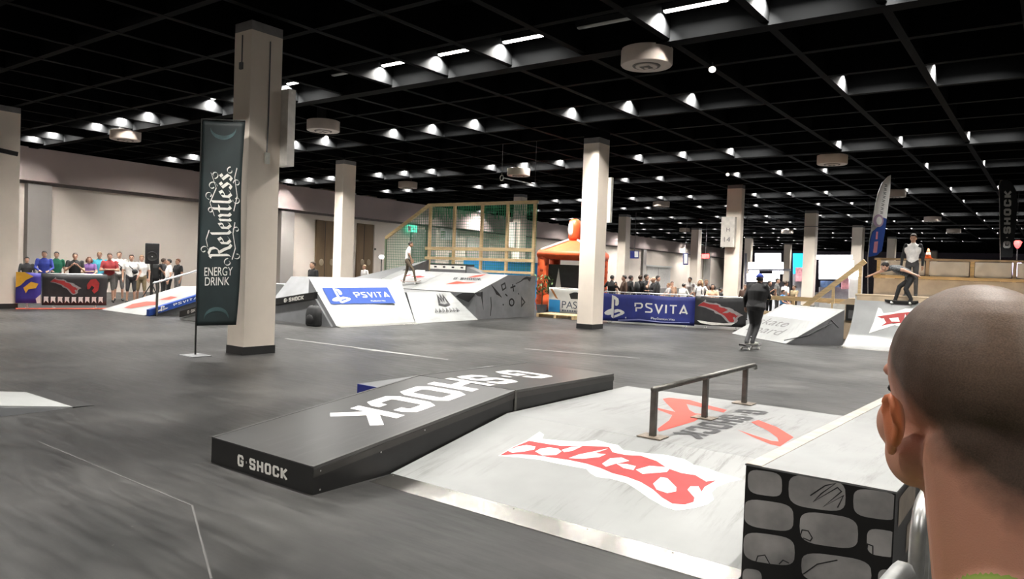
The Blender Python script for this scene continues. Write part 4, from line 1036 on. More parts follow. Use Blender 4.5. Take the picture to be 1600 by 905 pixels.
part('lettering', fonttext('PASS'), mat('slate_print', (.08, .1, .14), .5), .42, .99, .20, .50)
for i in range(8): part('blurred_print', unit_polys([[(0, 0), (1, .1), (.9, 1), (.1, .9)]]), mat('slate_print', (.08, .1, .14), .5), .43 + i * .07, .48 + i * .07, .07, .14)
part('orange_corner', unit_polys([[(0, 0), (.3, 0), (1, 1), (.7, .9)]]), mat('brown_orange_print', (.4, .17, .06), .6), .03, .3, .55, .95)
_, part = banner('long navy banner with white game-console lettering', Q2, Q3, .06, 1.0, M_NAVY, .06)
part('emblem', unit_polys([PS_P, PS_L, PS_R]), M_WHITE, .04, .27, .08, .97)
part('lettering', blocktext('PsVITA', .14, .72, .13), M_WHITE, .37, .93, .34, .74)
part('lettering', fonttext('PlayStation.Vita'), M_WHITE, .55, .80, .12, .22)
part('pale_wave', unit_polys([[(0, .6), (.3, .2), (.6, .5), (1, .3), (1, .45), (.6, .7), (.3, .45), (0, .9)]]), mat('pale_violet_print', (.28, .3, .6), .6), .2, .95, .0, .16)
part('registered_dot', unit_polys([ellpoly(.5, .5, .5, .5, 10)]), M_WHITE, .275, .288, .12, .18)
_, part = banner('black banner with red emblem beside the navy banner', Q3, Q5, .1, 1.04, mat('black_banner_cloth', (.02, .02, .022), .6, var=.2), .06)
part('emblem_outline', unit_polys([EMB_OUT]), mat('grey_print', (.3, .28, .28), .5), .05, .95, .1, .9, .012)
part('emblem', unit_polys([EMB_RED]), M_RED, .05, .95, .1, .9, .018)
part('white_print', unit_polys([[(0, .2), (.3, .4), (.7, .5), (1, .3), (.9, .8), (.4, 1), (.1, .7)]]), M_OFFW, .05, .8, .02, .2)
# timber pallet beside the platform
p = onz(838, 495)
t = thing('wooden_pallet', 'low pine pallet lying between the platform and the crown banner', 'pallet', p)
for k in range(5): obj('plank', MB().box((0, k * .2, .11), (1.6, k * .2 + .15, .135)), M_PINE, t)
for x in (0.0, .75, 1.5): obj('bearer', MB().box((x, 0, 0), (x + .1, .95, .11)), M_PINE, t)

# red inflatable kiosk
p = gnd(893, 31)
ang = math.radians(18)
t = thing('inflatable_kiosk', 'orange-red inflatable brick kiosk with a bottle on its roof', 'inflatable', p, ang)
kw, kd, kh = 1.25, 1.1, 2.35
for sx in (-1, 1):
    for sy in (-1, 1):
        cp = obj('corner_column', MB().lathe([(.20, .0), (.24, .08), (.24, kh - .08), (.2, kh)], (sx * (kw - .2), sy * (kd - .2), 0), 16), M_INFL, t, smooth=True)
        for r_ in range(9):
            for a in range(4):
                an = a * PI / 2 + (PI / 4 if r_ % 2 else 0)
                obj('brick', MB().ell((0, 0, 0), (.085, .035, .09), 8, 5), M_INFL2, cp).matrix_local = Matrix.Translation((sx * (kw - .2) + .215 * math.cos(an), sy * (kd - .2) + .215 * math.sin(an), .2 + r_ * .25)) @ Matrix.Rotation(an + PI / 2, 4, 'Z')
for sy in (-1, 1):
    obj('window_panel', MB().box((-kw + .35, sy * (kd - .2) - .03, .75), (kw - .35, sy * (kd - .2) + .03, 1.95)), M_SCREEN, t)
    obj('low_wall', MB().tube([(-kw + .3, sy * (kd - .2), .4), (kw - .3, sy * (kd - .2), .4)], .33, 12), M_INFL, t, smooth=True)
for sx in (-1, 1):
    obj('window_panel', MB().box((sx * (kw - .2) - .03, -kd + .35, .75), (sx * (kw - .2) + .03, kd - .35, 1.95)), M_SCREEN, t)
    obj('low_wall', MB().tube([(sx * (kw - .2), -kd + .3, .4), (sx * (kw - .2), kd - .3, .4)], .33, 12), M_INFL, t, smooth=True)
obj('white_print', MB().prism([(-.5, -kd + .165, 1.0), (-.25, -kd + .165, 1.0), (-.38, -kd + .165, 1.8)], (0, -.005, 0)), M_WHITE, t)
obj('roof_ring', MB().tube(rounded([(-kw + .1, -kd + .1, kh), (kw - .1, -kd + .1, kh), (kw - .1, kd - .1, kh), (-kw + .1, kd - .1, kh), (-kw + .1, -kd + .1, kh)], .2)[:-1], .2, 10, closed=True), M_INFL, t, smooth=True)
rf = MB(); rf.add([(-kw + .1, -kd + .1, kh + .15), (kw - .1, -kd + .1, kh + .15), (kw - .1, kd - .1, kh + .15), (-kw + .1, kd - .1, kh + .15), (-.2, -.2, kh + .62), (.2, -.2, kh + .62), (.2, .2, kh + .62), (-.2, .2, kh + .62)],
          [(0, 1, 5, 4), (1, 2, 6, 5), (2, 3, 7, 6), (3, 0, 4, 7), (4, 5, 6, 7), (3, 2, 1, 0)])
obj('roof', rf, [M_INFL], t)
for sx, sy in ((-1, -1), (1, -1), (1, 1), (-1, 1)): obj('roof_rib', MB().bar((sx * (kw - .1), sy * (kd - .1), kh + .2), (sx * .2, sy * .2, kh + .66), .1, .06), M_OFFW, t)
bo = obj('bottle', MB().lathe([(.2, kh + .6), (.26, kh + .75), (.27, kh + 1.2), (.24, kh + 1.45), (.1, kh + 1.55)], (0, 0, 0), 16), M_INFL, t, smooth=True)
obj('white_oval', MB().ell((-.10, -.2, kh + 1.1), (.14, .1, .34), 12, 8), M_WHITE, bo, smooth=True)

# bush beside it
p = gnd(846, 28.8)
t = thing('leafy_bush', 'small green bush in a pot by the inflatable kiosk', 'plant', p)
obj('pot', MB().lathe([(.16, 0), (.22, .35), (.2, .35)], seg=14), M_SIDE, t)
obj('stem', MB().tube([(0, 0, .3), (0.02, 0, 1.2)], .025, 6), M_DOOR, t)
lv = MB()
for k in range(170):
    a = random.random() * 2 * PI; r = .42 * random.random() ** .5; z = .75 + .75 * random.random()
    c = V((r * math.cos(a), r * math.sin(a), z)); d1 = V((random.gauss(0, 1), random.gauss(0, 1), random.gauss(0, .6))).normalized(); d2 = d1.cross(V((0, 0, 1))).normalized()
    lv.add([c - d1 * .1, c + d2 * .035, c + d1 * .1, c - d2 * .035], [(0, 1, 2, 3)])
obj('foliage', lv, M_LEAF, t, kind='stuff')

# =================================================================== RIGHT RAMPS
t = thing('bank_ramp', 'white bank ramp with faint skateboard lettering', 'skate ramp', (-5.9, 21.3, 0))
A, B_ = V((-7.74, 21.56, 0)), V((-5.61, 19.68, 0))
sn_ = V((.66, .75, 0)).normalized()
LB, HB = 1.68, .93
C2, D2 = B_ + sn_ * LB + V((0, 0, HB)), A + sn_ * LB + V((0, 0, HB))
mb = MB(); A2, B2 = A + sn_ * LB, B_ + sn_ * LB
mb.add([A, B_, C2, D2, B2, A2], [(0, 1, 2, 3), (1, 4, 2), (0, 3, 5), (2, 4, 5, 3), (0, 5, 4, 1)])
wob('body', mb, M_SIDE, t)
upv = (B_ - A).cross(D2 - A).normalized()
wob('ramp_board', MB().prism([A, B_, C2, D2], upv * .015), M_RAMP2, t)
bq = [A.lerp(D2, 0) + upv * .015, B_ + upv * .015, C2 + upv * .015, D2 + upv * .015]
decal('grey_panel', ([(0, 0), (1, 0), (1, 1), (0, 1)], [(0, 1, 2, 3)]), sub(bq, .06, .93, .62, .93, .003), mat('pale_grey_blue_print', (.42, .44, .50), .5), t)
decal('emblem', unit_polys([PS_P, PS_L, PS_R]), sub(bq, .10, .34, .62, .94, .006), M_WHITE, t)
decal('lettering', blocktext('PsVITA', .14, .72, .12), sub(bq, .44, .9, .70, .86, .006), M_WHITE, t)
decal('lettering', fonttext('skate'), sub(bq, .10, .62, .37, .55, .005), mat('dark_grey_print', (.1, .1, .1), .5), t)
decal('lettering', fonttext('board'), sub(bq, .12, .72, .15, .33, .005), mat('dark_grey_print', (.1, .1, .1), .5), t)
sp2 = V(B_); sn2 = (B2 - B_).cross(V((0, 0, 1))).normalized()
for pl in ([(1225, 532), (1262, 524), (1285, 512), (1300, 505)], [(1290, 512), (1298, 500), (1310, 512)]):
    pts = [onp(x, y, sp2, sn2) for x, y in pl]
    nb_ = (EYEV - sp2).dot(sn2); off = sn2 * (.006 if nb_ > 0 else -.006)
    b2 = MB(); b2.tube([p + off for p in pts], .012, 4); wob('painted_crack', b2, M_INK, t)

QX0, QX1, QY0, QR, QZ = -4.45, 0.6, 20.35, 1.6, 1.33
def qz(y): return QR - math.sqrt(max(0, QR * QR - (y - QY0) ** 2))
QYT = QY0 + math.sqrt(QR ** 2 - (QR - QZ) ** 2)
t = thing('quarter_pipe', 'grey quarter pipe with red and white emblem under the timber deck', 'skate ramp', (-2, 21.5, 0))
n_ = 14
ys = [QY0 + (QYT - QY0) * i / n_ for i in range(n_ + 1)]
mb = MB(); mb.add([(x, y, qz(y)) for y in ys for x in (QX0, QX1)], [(2 * i, 2 * i + 1, 2 * i + 3, 2 * i + 2) for i in range(n_)])
o = wob('curved_board', mb, scuffed('quarter_pipe_paint', (.30, .31, .31), (.25, .25, .25), .4, .3), t, smooth=True)
side = [(y, qz(y) - .004) for y in ys] + [(QYT, 0)]
for x in (QX0, QX1 - .04): wob('side_panel', MB().prism([(x, y, max(z, 0)) for y, z in side], (.04, 0, 0)), M_SIDE, t)
wob('back_panel', MB().box((QX0 + .04, QYT - .04, 0), (QX1 - .04, QYT, QZ - .01)), M_PLY, t)
wob('steel_lip', MB().prism([(QX0, QY0 - .28, 0), (QX0, QY0 - .28, .004), (QX0, QY0 + .02, .012), (QX0, QY0 + .02, 0)], (QX1 - QX0, 0, 0)), M_STEEL, t)
wob('coping', MB().tube([(QX0, QYT, QZ + .01), (QX1, QYT, QZ + .01)], .035, 10), M_PLY, t, smooth=True)
def onq(x, y):
    d = ray(x, y); lo, hi = 19.5, 30.0
    for k in range(400):
        s_ = (QY0 + (QYT - QY0) * k / 399) / d.y; p = EYEV + d * s_
        if p.z <= qz(p.y): return p + V((0, -.012, .012))
    return p
def qdecal(nm, pl, m, off):
    b2 = MB(); bm = bmesh.new(); vv = [bm.verts.new(onq(x, y) + V((0, -off, off))) for x, y in crop(pl, 4.7625, 1280, 370)]
    f = bm.faces.new(vv); bmesh.ops.triangulate(bm, faces=[f]); bm.verts.index_update()
    b2.add([q.co for q in bm.verts], [tuple(q.index for q in g.verts) for g in bm.faces]); bm.free(); wob(nm, b2, m, t)
qdecal('emblem_outline', [(370, 722), (405, 640), (440, 530), (462, 540), (478, 572), (560, 565), (640, 538), (760, 540), (860, 560), (820, 640), (760, 690), (640, 680), (560, 660), (470, 690)], M_WHITE, 0)
qdecal('emblem', [(430, 600), (500, 590), (590, 575), (700, 565), (800, 580), (760, 640), (640, 650), (540, 650), (460, 672), (500, 645), (480, 620)], M_RED, .012)
qdecal('emblem_highlight', [(520, 615), (590, 610), (600, 640), (540, 640)], M_WHITE, .02)

t = thing('timber_deck', 'timber viewing deck with railing behind the quarter pipe', 'deck', (-2, 23.3, 0))
DY1 = 24.5
for k in range(8):
    y0 = QYT + .06 + k * (DY1 - QYT - .06) / 8
    wob('deck_plank', MB().box((QX0, y0, QZ - .03), (QX1, y0 + (DY1 - QYT - .06) / 8 - .01, QZ)), M_PLY, t)
for x in (QX0 + .05, -2.0, QX1 - .15):
    wob('deck_post', MB().box((x, DY1 - .12, 0), (x + .1, DY1 - .02, 2.38)), M_PINE, t)
for x in (-3.1, -1.0): wob('rail_post', MB().box((x, DY1 - .12, QZ), (x + .08, DY1 - .04, 2.38)), M_PLY, t)
wob('front_beam', MB().box((QX0, QYT + .045, QZ - .2), (QX1, QYT + .10, QZ - .031)), M_PINE, t)
for x in (QX0 + .05, -2.2, QX1 - .15): wob('front_post', MB().box((x, QYT + .105, 0), (x + .1, QYT + .2, QZ - .031)), M_PINE, t)
wob('top_rail', MB().box((QX0 - .02, DY1 - .13, 2.38), (QX1 + .1, DY1 + .06, 2.44)), M_PLY, t)
wob('middle_rail', MB().box((QX0 - .02, DY1 - .21, 1.84), (QX1 + .1, DY1 - .13, 1.93)), M_PINE, t)
wob('kick_board', MB().box((QX0, DY1 - .16, QZ), (QX1, DY1 - .13, 1.83)), mat('grey_beige_board', (.42, .37, .31), .7, var=.25, scale=2), t)
for x0, x1 in ((QX0 + .16, -3.12), (-3.0, -2.02), (-1.88, -1.02), (-.9, QX1 - .17)):
    nu, nv = 12, 6; mb = MB()
    mb.add([(x0 + (x1 - x0) * i / nu, DY1 - .165 - .03 * math.sin(i * .9) * math.sin(PI * j / nv), 2.36 - .40 * j / nv - .04 * math.sin(PI * i / nu) * j / nv) for j in range(nv + 1) for i in range(nu + 1)],
           [(j * (nu + 1) + i, j * (nu + 1) + i + 1, (j + 1) * (nu + 1) + i + 1, (j + 1) * (nu + 1) + i) for j in range(nv) for i in range(nu)])
    wob('cloth_panel', mb, M_CLOTH, t, smooth=True)
# stair with handrail at the deck's left side
t = thing('deck_stair', 'wooden stair with a sloping handrail up to the timber deck', 'stairs', (-5.4, 23.6, 0))
ra, rb = ony(1256, 480, 23.2), ony(1352, 408, 23.2)
for k in range(5):
    x = -6.6 + k * .42; wob('step', MB().box((x, 23.25, .24 * (k + 1) - .04), (x + .42, 24.2, .24 * (k + 1))), M_PLY, t)
    wob('riser', MB().box((x, 23.25, .24 * k), (x + .02, 24.2, .24 * (k + 1) - .04)), M_PLY, t)
wob('stringer', MB().prism([(-6.6, 23.2, 0), (-4.5, 23.2, 0), (-4.5, 23.2, 1.2), (-4.9, 23.2, 1.2), (-6.6, 23.2, .2)], (0, .045, 0)), M_PLY, t)
wob('handrail', MB().bar(ra, rb, .07, .14), M_PINE, t)
for f_ in (.05, .5, .93):
    p = ra.lerp(rb, f_); wob('baluster', MB().box((p.x - .04, 23.16, max(0, (p.x + 6.6) * .55)), (p.x + .04, 23.2, p.z)), M_PINE, t)
for k, (px, c_) in enumerate(((1290, M_WHITE), (1312, M_OFFW), (1333, M_BLACK))):
    p = ony(px, 462, 23.15); wob('poster', MB().box((p.x - .17, 23.13, .55 if p.x > -6 else .3), (p.x + .17, 23.14, 1.02 if p.x > -6 else .75)), c_, t)
    wob('poster_print', MB().box((p.x - .1, 23.122, .62), (p.x + .1, 23.13, .86)), [M_RED, M_BLUE, M_SIDE][k], t)
# low plywood fence between ramp and deck
t = thing('plywood_fence', 'low pine rail fence behind the white lettered bank', 'fence', (-7, 24.6, 0))
for x in (-8.0, -6.9, -5.8): wob('post', MB().box((x, 24.6, 0), (x + .08, 24.68, 1.12)), M_PINE, t)
wob('rail', MB().box((-8.1, 24.55, 1.0), (-4.6, 24.6, 1.14)), M_PINE, t)
wob('rail', MB().box((-8.1, 24.55, .5), (-4.6, 24.6, .62)), M_PINE, t)

# feather flags
def feather(label, outline, d, parts, m, polex):
    q = [atd(x, y, d) for x, y in outline]; back = V((CD.x, CD.y, 0)).normalized()
    base = gnd(polex, d)
    t = thing('feather_flag', label, 'flag', base)
    wob('fabric', MB().prism(q, back * .012), m, t)
    pth = [V((base.x, base.y, .03))] + [atd(x, y, d) for x, y in outline[:len(outline) // 2]]
    wob('pole', MB().tube(pth, .018, 6), M_GALV, t)
    wob('base_cross', MB().bar(base + V((-.35, 0, .015)), base + V((.35, 0, .015)), .05, .03), M_BLACK, t)
    wob('base_cross', MB().bar(base + V((0, -.35, .015)), base + V((0, .35, .015)), .05, .03), M_BLACK, t)
    for nm, polys, mm, k in parts: pxdecal(nm, polys, q[0], back, mm, t, .004 * k)
    return t, q[0], back
f1 = [(1356, 402), (1359, 375), (1363, 350), (1367, 325), (1372, 302), (1379, 285), (1387, 276), (1392, 273.5), (1391, 300), (1387, 330), (1383, 362), (1378, 392), (1370, 399)]
feather('white and blue feather flag with scribbled lettering behind the deck', f1, 27.0, [
    ('blue_field', [[(1356, 402), (1359, 375), (1363, 362), (1372, 354), (1380, 340), (1385.6, 342), (1383, 362), (1378, 392), (1370, 399)]], M_BLUE, 1),
    ('round_emblem', [ellpoly(1372.5, 345, 8, 10)], mat('mauve_print', (.35, .25, .35), .5), 2), ('round_emblem', [ellpoly(1373.5, 345, 4.5, 6.5)], M_WHITE, 3),
    ('lettering', [[(1369, 362), (1372, 362), (1371, 374), (1368, 374)], [(1366, 378), (1372, 377), (1370, 395), (1364, 395)]], mat('pink_print', (.55, .22, .28), .5), 2)], M_WHITE, 1356)
for k in range(9):
    pass
t, fp, fnn = feather('black feather flag with white block letters behind the deck', [(1563, 402), (1562, 350), (1562, 320), (1561, 290), (1563, 282), (1571, 280), (1580, 284), (1587, 296), (1590, 315), (1588, 350), (1584, 380), (1582, 402)], 29.0, [], mat('black_flag_cloth', (.012, .013, .015), .6), 1563)
vs, fs = blocktext('G-SHOCK', .26, .8, .22)
pts = [onp(1567 + (1 - c) * 12 + a * 1.5, 388 - a * 90, fp, fnn) - fnn * .006 for a, c in vs]
b2 = MB(); b2.add(pts, fs); wob('lettering', b2, M_WHITE, t)
tt = [o for o in bpy.data.objects if o.name == 'feather_flag'][0]
qq = atd(1356, 402, 27.0); bb = V((CD.x, CD.y, 0)).normalized()
for k in range(8):
    y = 288 + k * 6.0; x = 1384.5 - k * 1.0
    vs, fs = stroke([(x - 2.4, y), (x + 1.8, y + 1.5), (x - 2, y + 3.2), (x + 2, y + 4)], 1.1)
    b2 = MB(); b2.add([onp(a, c, qq, bb) - bb * .005 for a, c in vs], fs); wob('letter', b2, M_SIDE, tt)
# traffic cone on the railing
t = thing('traffic_cone', 'orange traffic cone standing on the deck railing', 'cone', (ony(1450, 405, DY1 - .07).x, DY1 - .07, 2.44))
obj('base', MB().box((-.12, -.12, 0), (.12, .12, .02)), mat('orange_plastic', (.55, .16, .05), .5), t)
obj('cone', MB().lathe([(.09, .02), (.02, .30)], seg=14), MATS['orange_plastic'], t, smooth=True)
obj('reflective_band', MB().lathe([(.068, .12), (.05, .19)], seg=14), M_OFFW, t)

# =================================================================== FAR STANDS
def booth(name, label, cat, d, panels, group=None):
    """things far down the hall, boxes given by picture rectangle (x0,y0,x1,y1), depth offset and thickness"""
    base = gnd(panels[0][1][0], d); t = thing(name, label, cat, base)
    for nm, (x0, y0, x1, y1), dz, m in panels:
        a, b, c, e = atd(x0, y0, d + dz), atd(x1, y0, d + dz), atd(x1, y1, d + dz), atd(x0, y1, d + dz)
        if nm in ('base', 'counter', 'post'): c.z = e.z = 0.0
        wob(nm, MB().prism([a, b, c, e], V((CD.x, CD.y, 0)).normalized() * .15), m, t)
    return t
M_DKB = mat('dark_booth_panel', (.06, .055, .06), .6); M_GRB = mat('grey_booth_panel', (.30, .29, .32), .6); M_PINKB = mat('pink_poster', (.62, .28, .32), .6, var=.5, scale=3)
booth('screen_stand', 'stand with a big glaring white screen far down the hall', 'stand', 62, [('screen', (1181, 396, 1220, 420), 0, M_LIT), ('screen_step', (1170, 410, 1224, 421), .3, M_LIT), ('fascia', (1169, 420, 1236, 423.5), -.3, M_GRB), ('light_box', (1171, 423, 1186, 427), -.35, M_LIT), ('light_box', (1208, 423.5, 1224, 428), -.35, M_LIT), ('lower_screen', (1166, 428, 1218, 440), 0, M_LIT), ('post', (1164, 396, 1167, 455), -.2, M_GRB), ('post', (1234, 420, 1237, 455), -.2, M_DKB), ('counter', (1166, 440, 1236, 455), -.1, M_DKB)])
booth('cyan_tower', 'tall glowing cyan panel tower beside the far pillar', 'stand', 57, [('panel', (1240, 396, 1256, 428), 0, M_LITC), ('pink_poster', (1244, 418, 1256, 440), -.3, M_PINKB), ('base', (1240, 428, 1256, 452), 0, M_GRB)])
booth('white_stand', 'glaring white exhibition stand behind the stair handrail', 'stand', 46, [('back_wall', (1281, 407, 1334, 436), 0, M_LIT), ('roof_bar', (1276, 398.5, 1332, 405), -.4, M_LIT), ('screen', (1283, 439, 1312, 449), -.5, mat('blue_red_poster', (.12, .2, .4), .5, var=.9, scale=2)), ('pink_poster', (1316, 432, 1326, 452), -.5, M_PINKB), ('white_lamp', (1329, 424, 1343, 432), -.6, M_LIT), ('counter', (1328, 434, 1348, 455), -.5, M_CLOTH), ('base', (1281, 449, 1334, 462), -.2, M_GRB)])
booth('violet_stand', 'violet-white glowing stand beside the black feather flag', 'stand', 40, [('light', (1585, 411, 1596, 432), 0, M_LITV), ('base', (1586, 432, 1596, 446), 0, M_DKB)])
p = atd(1590, 382, 38)
t = thing('red_lamp', 'glowing red lamp on a pole beside the black feather flag', 'lamp', gnd(1590, 38))
wob('globe', MB().lathe([(.05, -.2), (.12, -.1), (.2, .12), (.1, .2)], p, 14), M_LITR, t, smooth=True)
wob('pole', MB().tube([(p.x, p.y, .0), (p.x, p.y, p.z - .18)], .03, 8), M_DKB, t)
# hanging signs near the long wall
for lb, x0, y0, x1, y1, d, m1 in (('dark blue hanging sign by the slim far pillar', 985, 392, 998, 404, 52, M_NAVY), ('dark blue hanging sign by the far door', 1068, 396, 1075, 414, 56, M_NAVY), ('small red lit sign over the far passage', 1097, 397, 1108, 404, 60, M_LITR)):
    t = booth('hanging_sign', lb, 'sign', d, [('panel', (x0, y0, x1, y1), 0, m1), ('lit_strip', (x0 + 7 if x1 - x0 > 10 else x0 + 1.5, y0 + 1, x1 - 1, y1 - 2), -.16, M_WHITE if m1 is M_NAVY else M_LITR)])
    c = atd((x0 + x1) / 2, y0, d); wob('hanger', MB().tube([(c.x, c.y, c.z - .05), (c.x, c.y, 6.56)], .02, 6), M_DKB, t)

# =================================================================== PEOPLE
def evalmods(me, mods):
    o = bpy.data.objects.new('tmp', me); COL.objects.link(o)
    for kind, kw in mods:
        m = o.modifiers.new(kind, kind)
        for k, v in kw.items(): setattr(m, k, v)
    dg = bpy.context.evaluated_depsgraph_get()
    r = bpy.data.meshes.new_from_object(o.evaluated_get(dg))
    bpy.data.objects.remove(o); bpy.data.meshes.remove(me); return r
SKIN = {'fair': mat('fair_skin', (.52, .30, .21), .55, var=.08, scale=20), 'tan': mat('tan_skin', (.40, .22, .14), .55, var=.08, scale=20)}
HAIR = {'brown': mat('brown_hair', (.055, .032, .02), .6, var=.3, scale=40), 'dark': mat('dark_hair', (.018, .013, .011), .6, var=.3, scale=40), 'blond': mat('blond_hair', (.22, .13, .06), .6, var=.3, scale=40), 'red': mat('reddish_hair', (.14, .05, .025), .6, var=.3, scale=40)}
def cloth(name, c): return mat(name, c, .8, var=.18, scale=9, bump=.15)
CL = {'black': cloth('black_cloth', (.009, .009, .010)), 'white': cloth('white_cotton', (.72, .70, .68)), 'grey': cloth('grey_cloth', (.16, .155, .15)), 'dgrey': cloth('charcoal_cloth', (.045, .045, .048)),
      'red': cloth('dark_red_cotton', (.30, .03, .035)), 'green': cloth('green_cotton', (.02, .16, .09)), 'blue': cloth('royal_blue_cotton', (.03, .05, .30)), 'cyan': cloth('turquoise_cotton', (.06, .36, .46)),
      'purple': cloth('purple_cotton', (.16, .08, .24)), 'khaki': cloth('khaki_cotton', (.27, .21, .12)), 'denim': cloth('blue_denim', (.05, .08, .17)), 'brown': cloth('brown_cloth', (.09, .05, .035)), 'peach': cloth('peach_cotton', (.62, .38, .25)),
      'lgrey': cloth('light_grey_cotton', (.36, .35, .34)), 'midblue': cloth('mid_blue_cotton', (.03, .15, .36)), 'olive': cloth('olive_brown_trousers', (.10, .075, .05)), 'speckle': mat('grey_check_cotton', (.075, .08, .085), .8, var=.8, scale=30), 'shoew': cloth('pale_shoe', (.55, .55, .50)), 'shoeb': cloth('black_shoe', (.02, .02, .02)), 'lime': cloth('lime_green_cotton', (.30, .42, .08))}
ARM = {'down': ((.25, -.02, 1.13), (.26, .06, .88)), 'fold': ((.26, .09, 1.14), (-.06, .24, 1.17)), 'lean': ((.25, .13, 1.15), (.14, .34, 1.06)), 'phone': ((.25, .10, 1.12), (.10, .27, 1.30)),
       'pocket': ((.28, -.05, 1.13), (.21, .07, .93)), 'out': ((.42, .02, 1.30), (.62, .12, 1.18)), 'hip': ((.34, -.08, 1.15), (.20, .06, 1.02)), 'face': ((.24, .16, 1.22), (.07, .17, 1.48)), 'back': ((.27, -.12, 1.14), (.20, -.2, .92))}
LEG = {'stand': ((.11, .02, .50), (.12, -.02, .09), (.14, .15, .035)), 'step': ((.11, .12, .52), (.12, .16, .09), (.13, .34, .04)), 'trail': ((.11, -.04, .50), (.12, -.24, .11), (.13, -.08, .035)),
       'wide': ((.16, .04, .50), (.2, .0, .09), (.24, .16, .035))}
def seg_dist(P, a, b):
    d = b - a; t_ = np.clip(((P - a) @ d) / max(d @ d, 1e-9), 0, 1); return np.linalg.norm(P - (a + t_[:, None] * d), axis=1), t_
def human(label, base, face, h=1.74, skin='fair', hair='brown', hstyle='short', shirt='grey', sleeve='short', pants='denim', shorts=False, shoes='shoeb',
          arms=('down', 'down'), legs=('stand', 'stand'), group=None, voxel=.02, J=None, headyaw=0.0, headpitch=0.0, build=1.0, armcol=None, name='person', cat='person', bodymat=None, hi=False):
    """standing figure, local +Y = facing, feet at z=0; J overrides joints; one continuous skin-to-clothes surface"""
    k = h / 1.75
    f2 = V((face.x - base.x, face.y - base.y, 0)) if isinstance(face, V) else V((math.sin(-face), math.cos(face), 0))
    rz = math.atan2(-f2.x, f2.y)
    t = thing(name, label, cat, base, rz, group)
    j = {'pel': (0, 0, .93), 'wai': (0, .01, 1.08), 'che': (0, .0, 1.30), 'nck': (0, -.015, 1.475), 'head': (0, .02, 1.625)}
    for i, s_ in enumerate((1, -1)):
        q = 'R' if s_ > 0 else 'L'
        j['sh' + q] = (s_ * .175 * build, -.01, 1.425); e, w_ = ARM[arms[i]]
        j['el' + q] = (s_ * e[0] * (.5 + .5 * build), e[1], e[2]); j['wr' + q] = (s_ * w_[0], w_[1], w_[2])
        j['hp' + q] = (s_ * .085, 0, .92); kn_, an, to = LEG[legs[i]]
        j['kn' + q] = (s_ * kn_[0], kn_[1], kn_[2]); j['an' + q] = (s_ * an[0], an[1], an[2]); j['to' + q] = (s_ * to[0], to[1], to[2])
    if J: j.update(J)
    j = {a: V(b) * k for a, b in j.items()}
    mb = MB(); segs = []
    def limb(a, b, r0, r1, mi, seg=10):
        a, b = V(a), V(b); mb.tube([a, a.lerp(b, .33), a.lerp(b, .66), b], [r0, r0 + (r1 - r0) * .28, r0 + (r1 - r0) * .7, r1], seg)
        mb.ell(a, (r0, r0, r0), 10, 8); mb.ell(b, (r1, r1, r1), 10, 8)
        segs.append((np.array(a), np.array(b), (r0 + r1) / 2, mi))
    B = build
    side = (j['shR'] - j['shL']).normalized()
    # torso
    def ringpts(c, ax, ay, up):
        fw = up.cross(side).normalized(); sd = fw.cross(up).normalized()
        return [c + sd * (ax * math.cos(2 * PI * i / 16)) + fw * (ay * math.sin(2 * PI * i / 16)) for i in range(16)]
    sp = [j['pel'] + (j['pel'] - j['wai']).normalized() * .09 * k, j['pel'], j['wai'], j['che'], j['che'].lerp(j['nck'], .62), j['nck'] + (j['nck'] - j['che']).normalized() * .02 * k]
    rad = [(.12, .10), (.165, .12), (.15, .108), (.178, .122), (.165, .088), (.06, .06)]
    vs = []
    for i, c in enumerate(sp):
        up = (sp[min(i + 1, 5)] - sp[max(i - 1, 0)]).normalized(); vs += ringpts(c, rad[i][0] * k * B, rad[i][1] * k * B, up)
    fs = [(i * 16 + a, i * 16 + (a + 1) % 16, (i + 1) * 16 + (a + 1) % 16, (i + 1) * 16 + a) for i in range(5) for a in range(16)] + [tuple(range(15, -1, -1)), tuple(80 + a for a in range(16))]
    mb.add(vs, fs)
    segs.append((np.array(j['wai'].lerp(j['pel'], .35)), np.array(j['che']), .14 * k, 1)); segs.append((np.array(j['che'] + side * .1 * k), np.array(j['che'] - side * .1 * k), .12 * k, 1))
    segs.append((np.array(j['che']), np.array(j['che'].lerp(j['nck'], .8)), .11 * k, 1)); segs.append((np.array(j['shR']), np.array(j['shL']), .065 * k, 1))
    segs.append((np.array(j['pel'] + side * .07 * k), np.array(j['pel'] - side * .07 * k), .125 * k, 2))
    long_ = sleeve == 'long'
    for q in 'RL':
        limb(j['sh' + q], j['el' + q], .058 * k * B, .045 * k, 1)
        if armcol:
            segs[-1] = (*segs[-1][:3], 6); o_ = np.array(j['sh' + q]); segs.append((o_, o_ + np.array(side) * (.03 if q == 'R' else -.03), .085 * k, 6))
        if not long_ and sleeve != 'none':
            a, b = np.array(j['sh' + q]), np.array(j['el' + q]); segs[-1] = (a, a + (b - a) * .62, .055 * k, 1); segs.append((a + (b - a) * .75, b, .05 * k, 0))
        limb(j['el' + q], j['wr' + q], (.046 if long_ else .04) * k, (.034 if long_ else .027) * k, (6 if armcol else 1) if long_ else 0)
        hd = (j['wr' + q] - j['el' + q]).normalized(); pe = j['wr' + q] + hd * .085 * k
        limb(j['wr' + q], pe, .028 * k, .034 * k, 0)
        lw = 0 if shorts else 2
        limb(j['hp' + q], j['kn' + q], .088 * k * B, (.066 if shorts else .062) * k, 2)
        limb(j['kn' + q], j['an' + q], (.052 if shorts else .062) * k, (.036 if shorts else .05) * k, lw)
        mb.ell(j['an' + q].lerp(j['to' + q], .2) - V((0, 0, .025)), (.042 * k, .055 * k, .05 * k), 10, 8)
        limb(j['an' + q] - V((0, 0, .035)) * k, j['to' + q], .045 * k, .038 * k, 3)
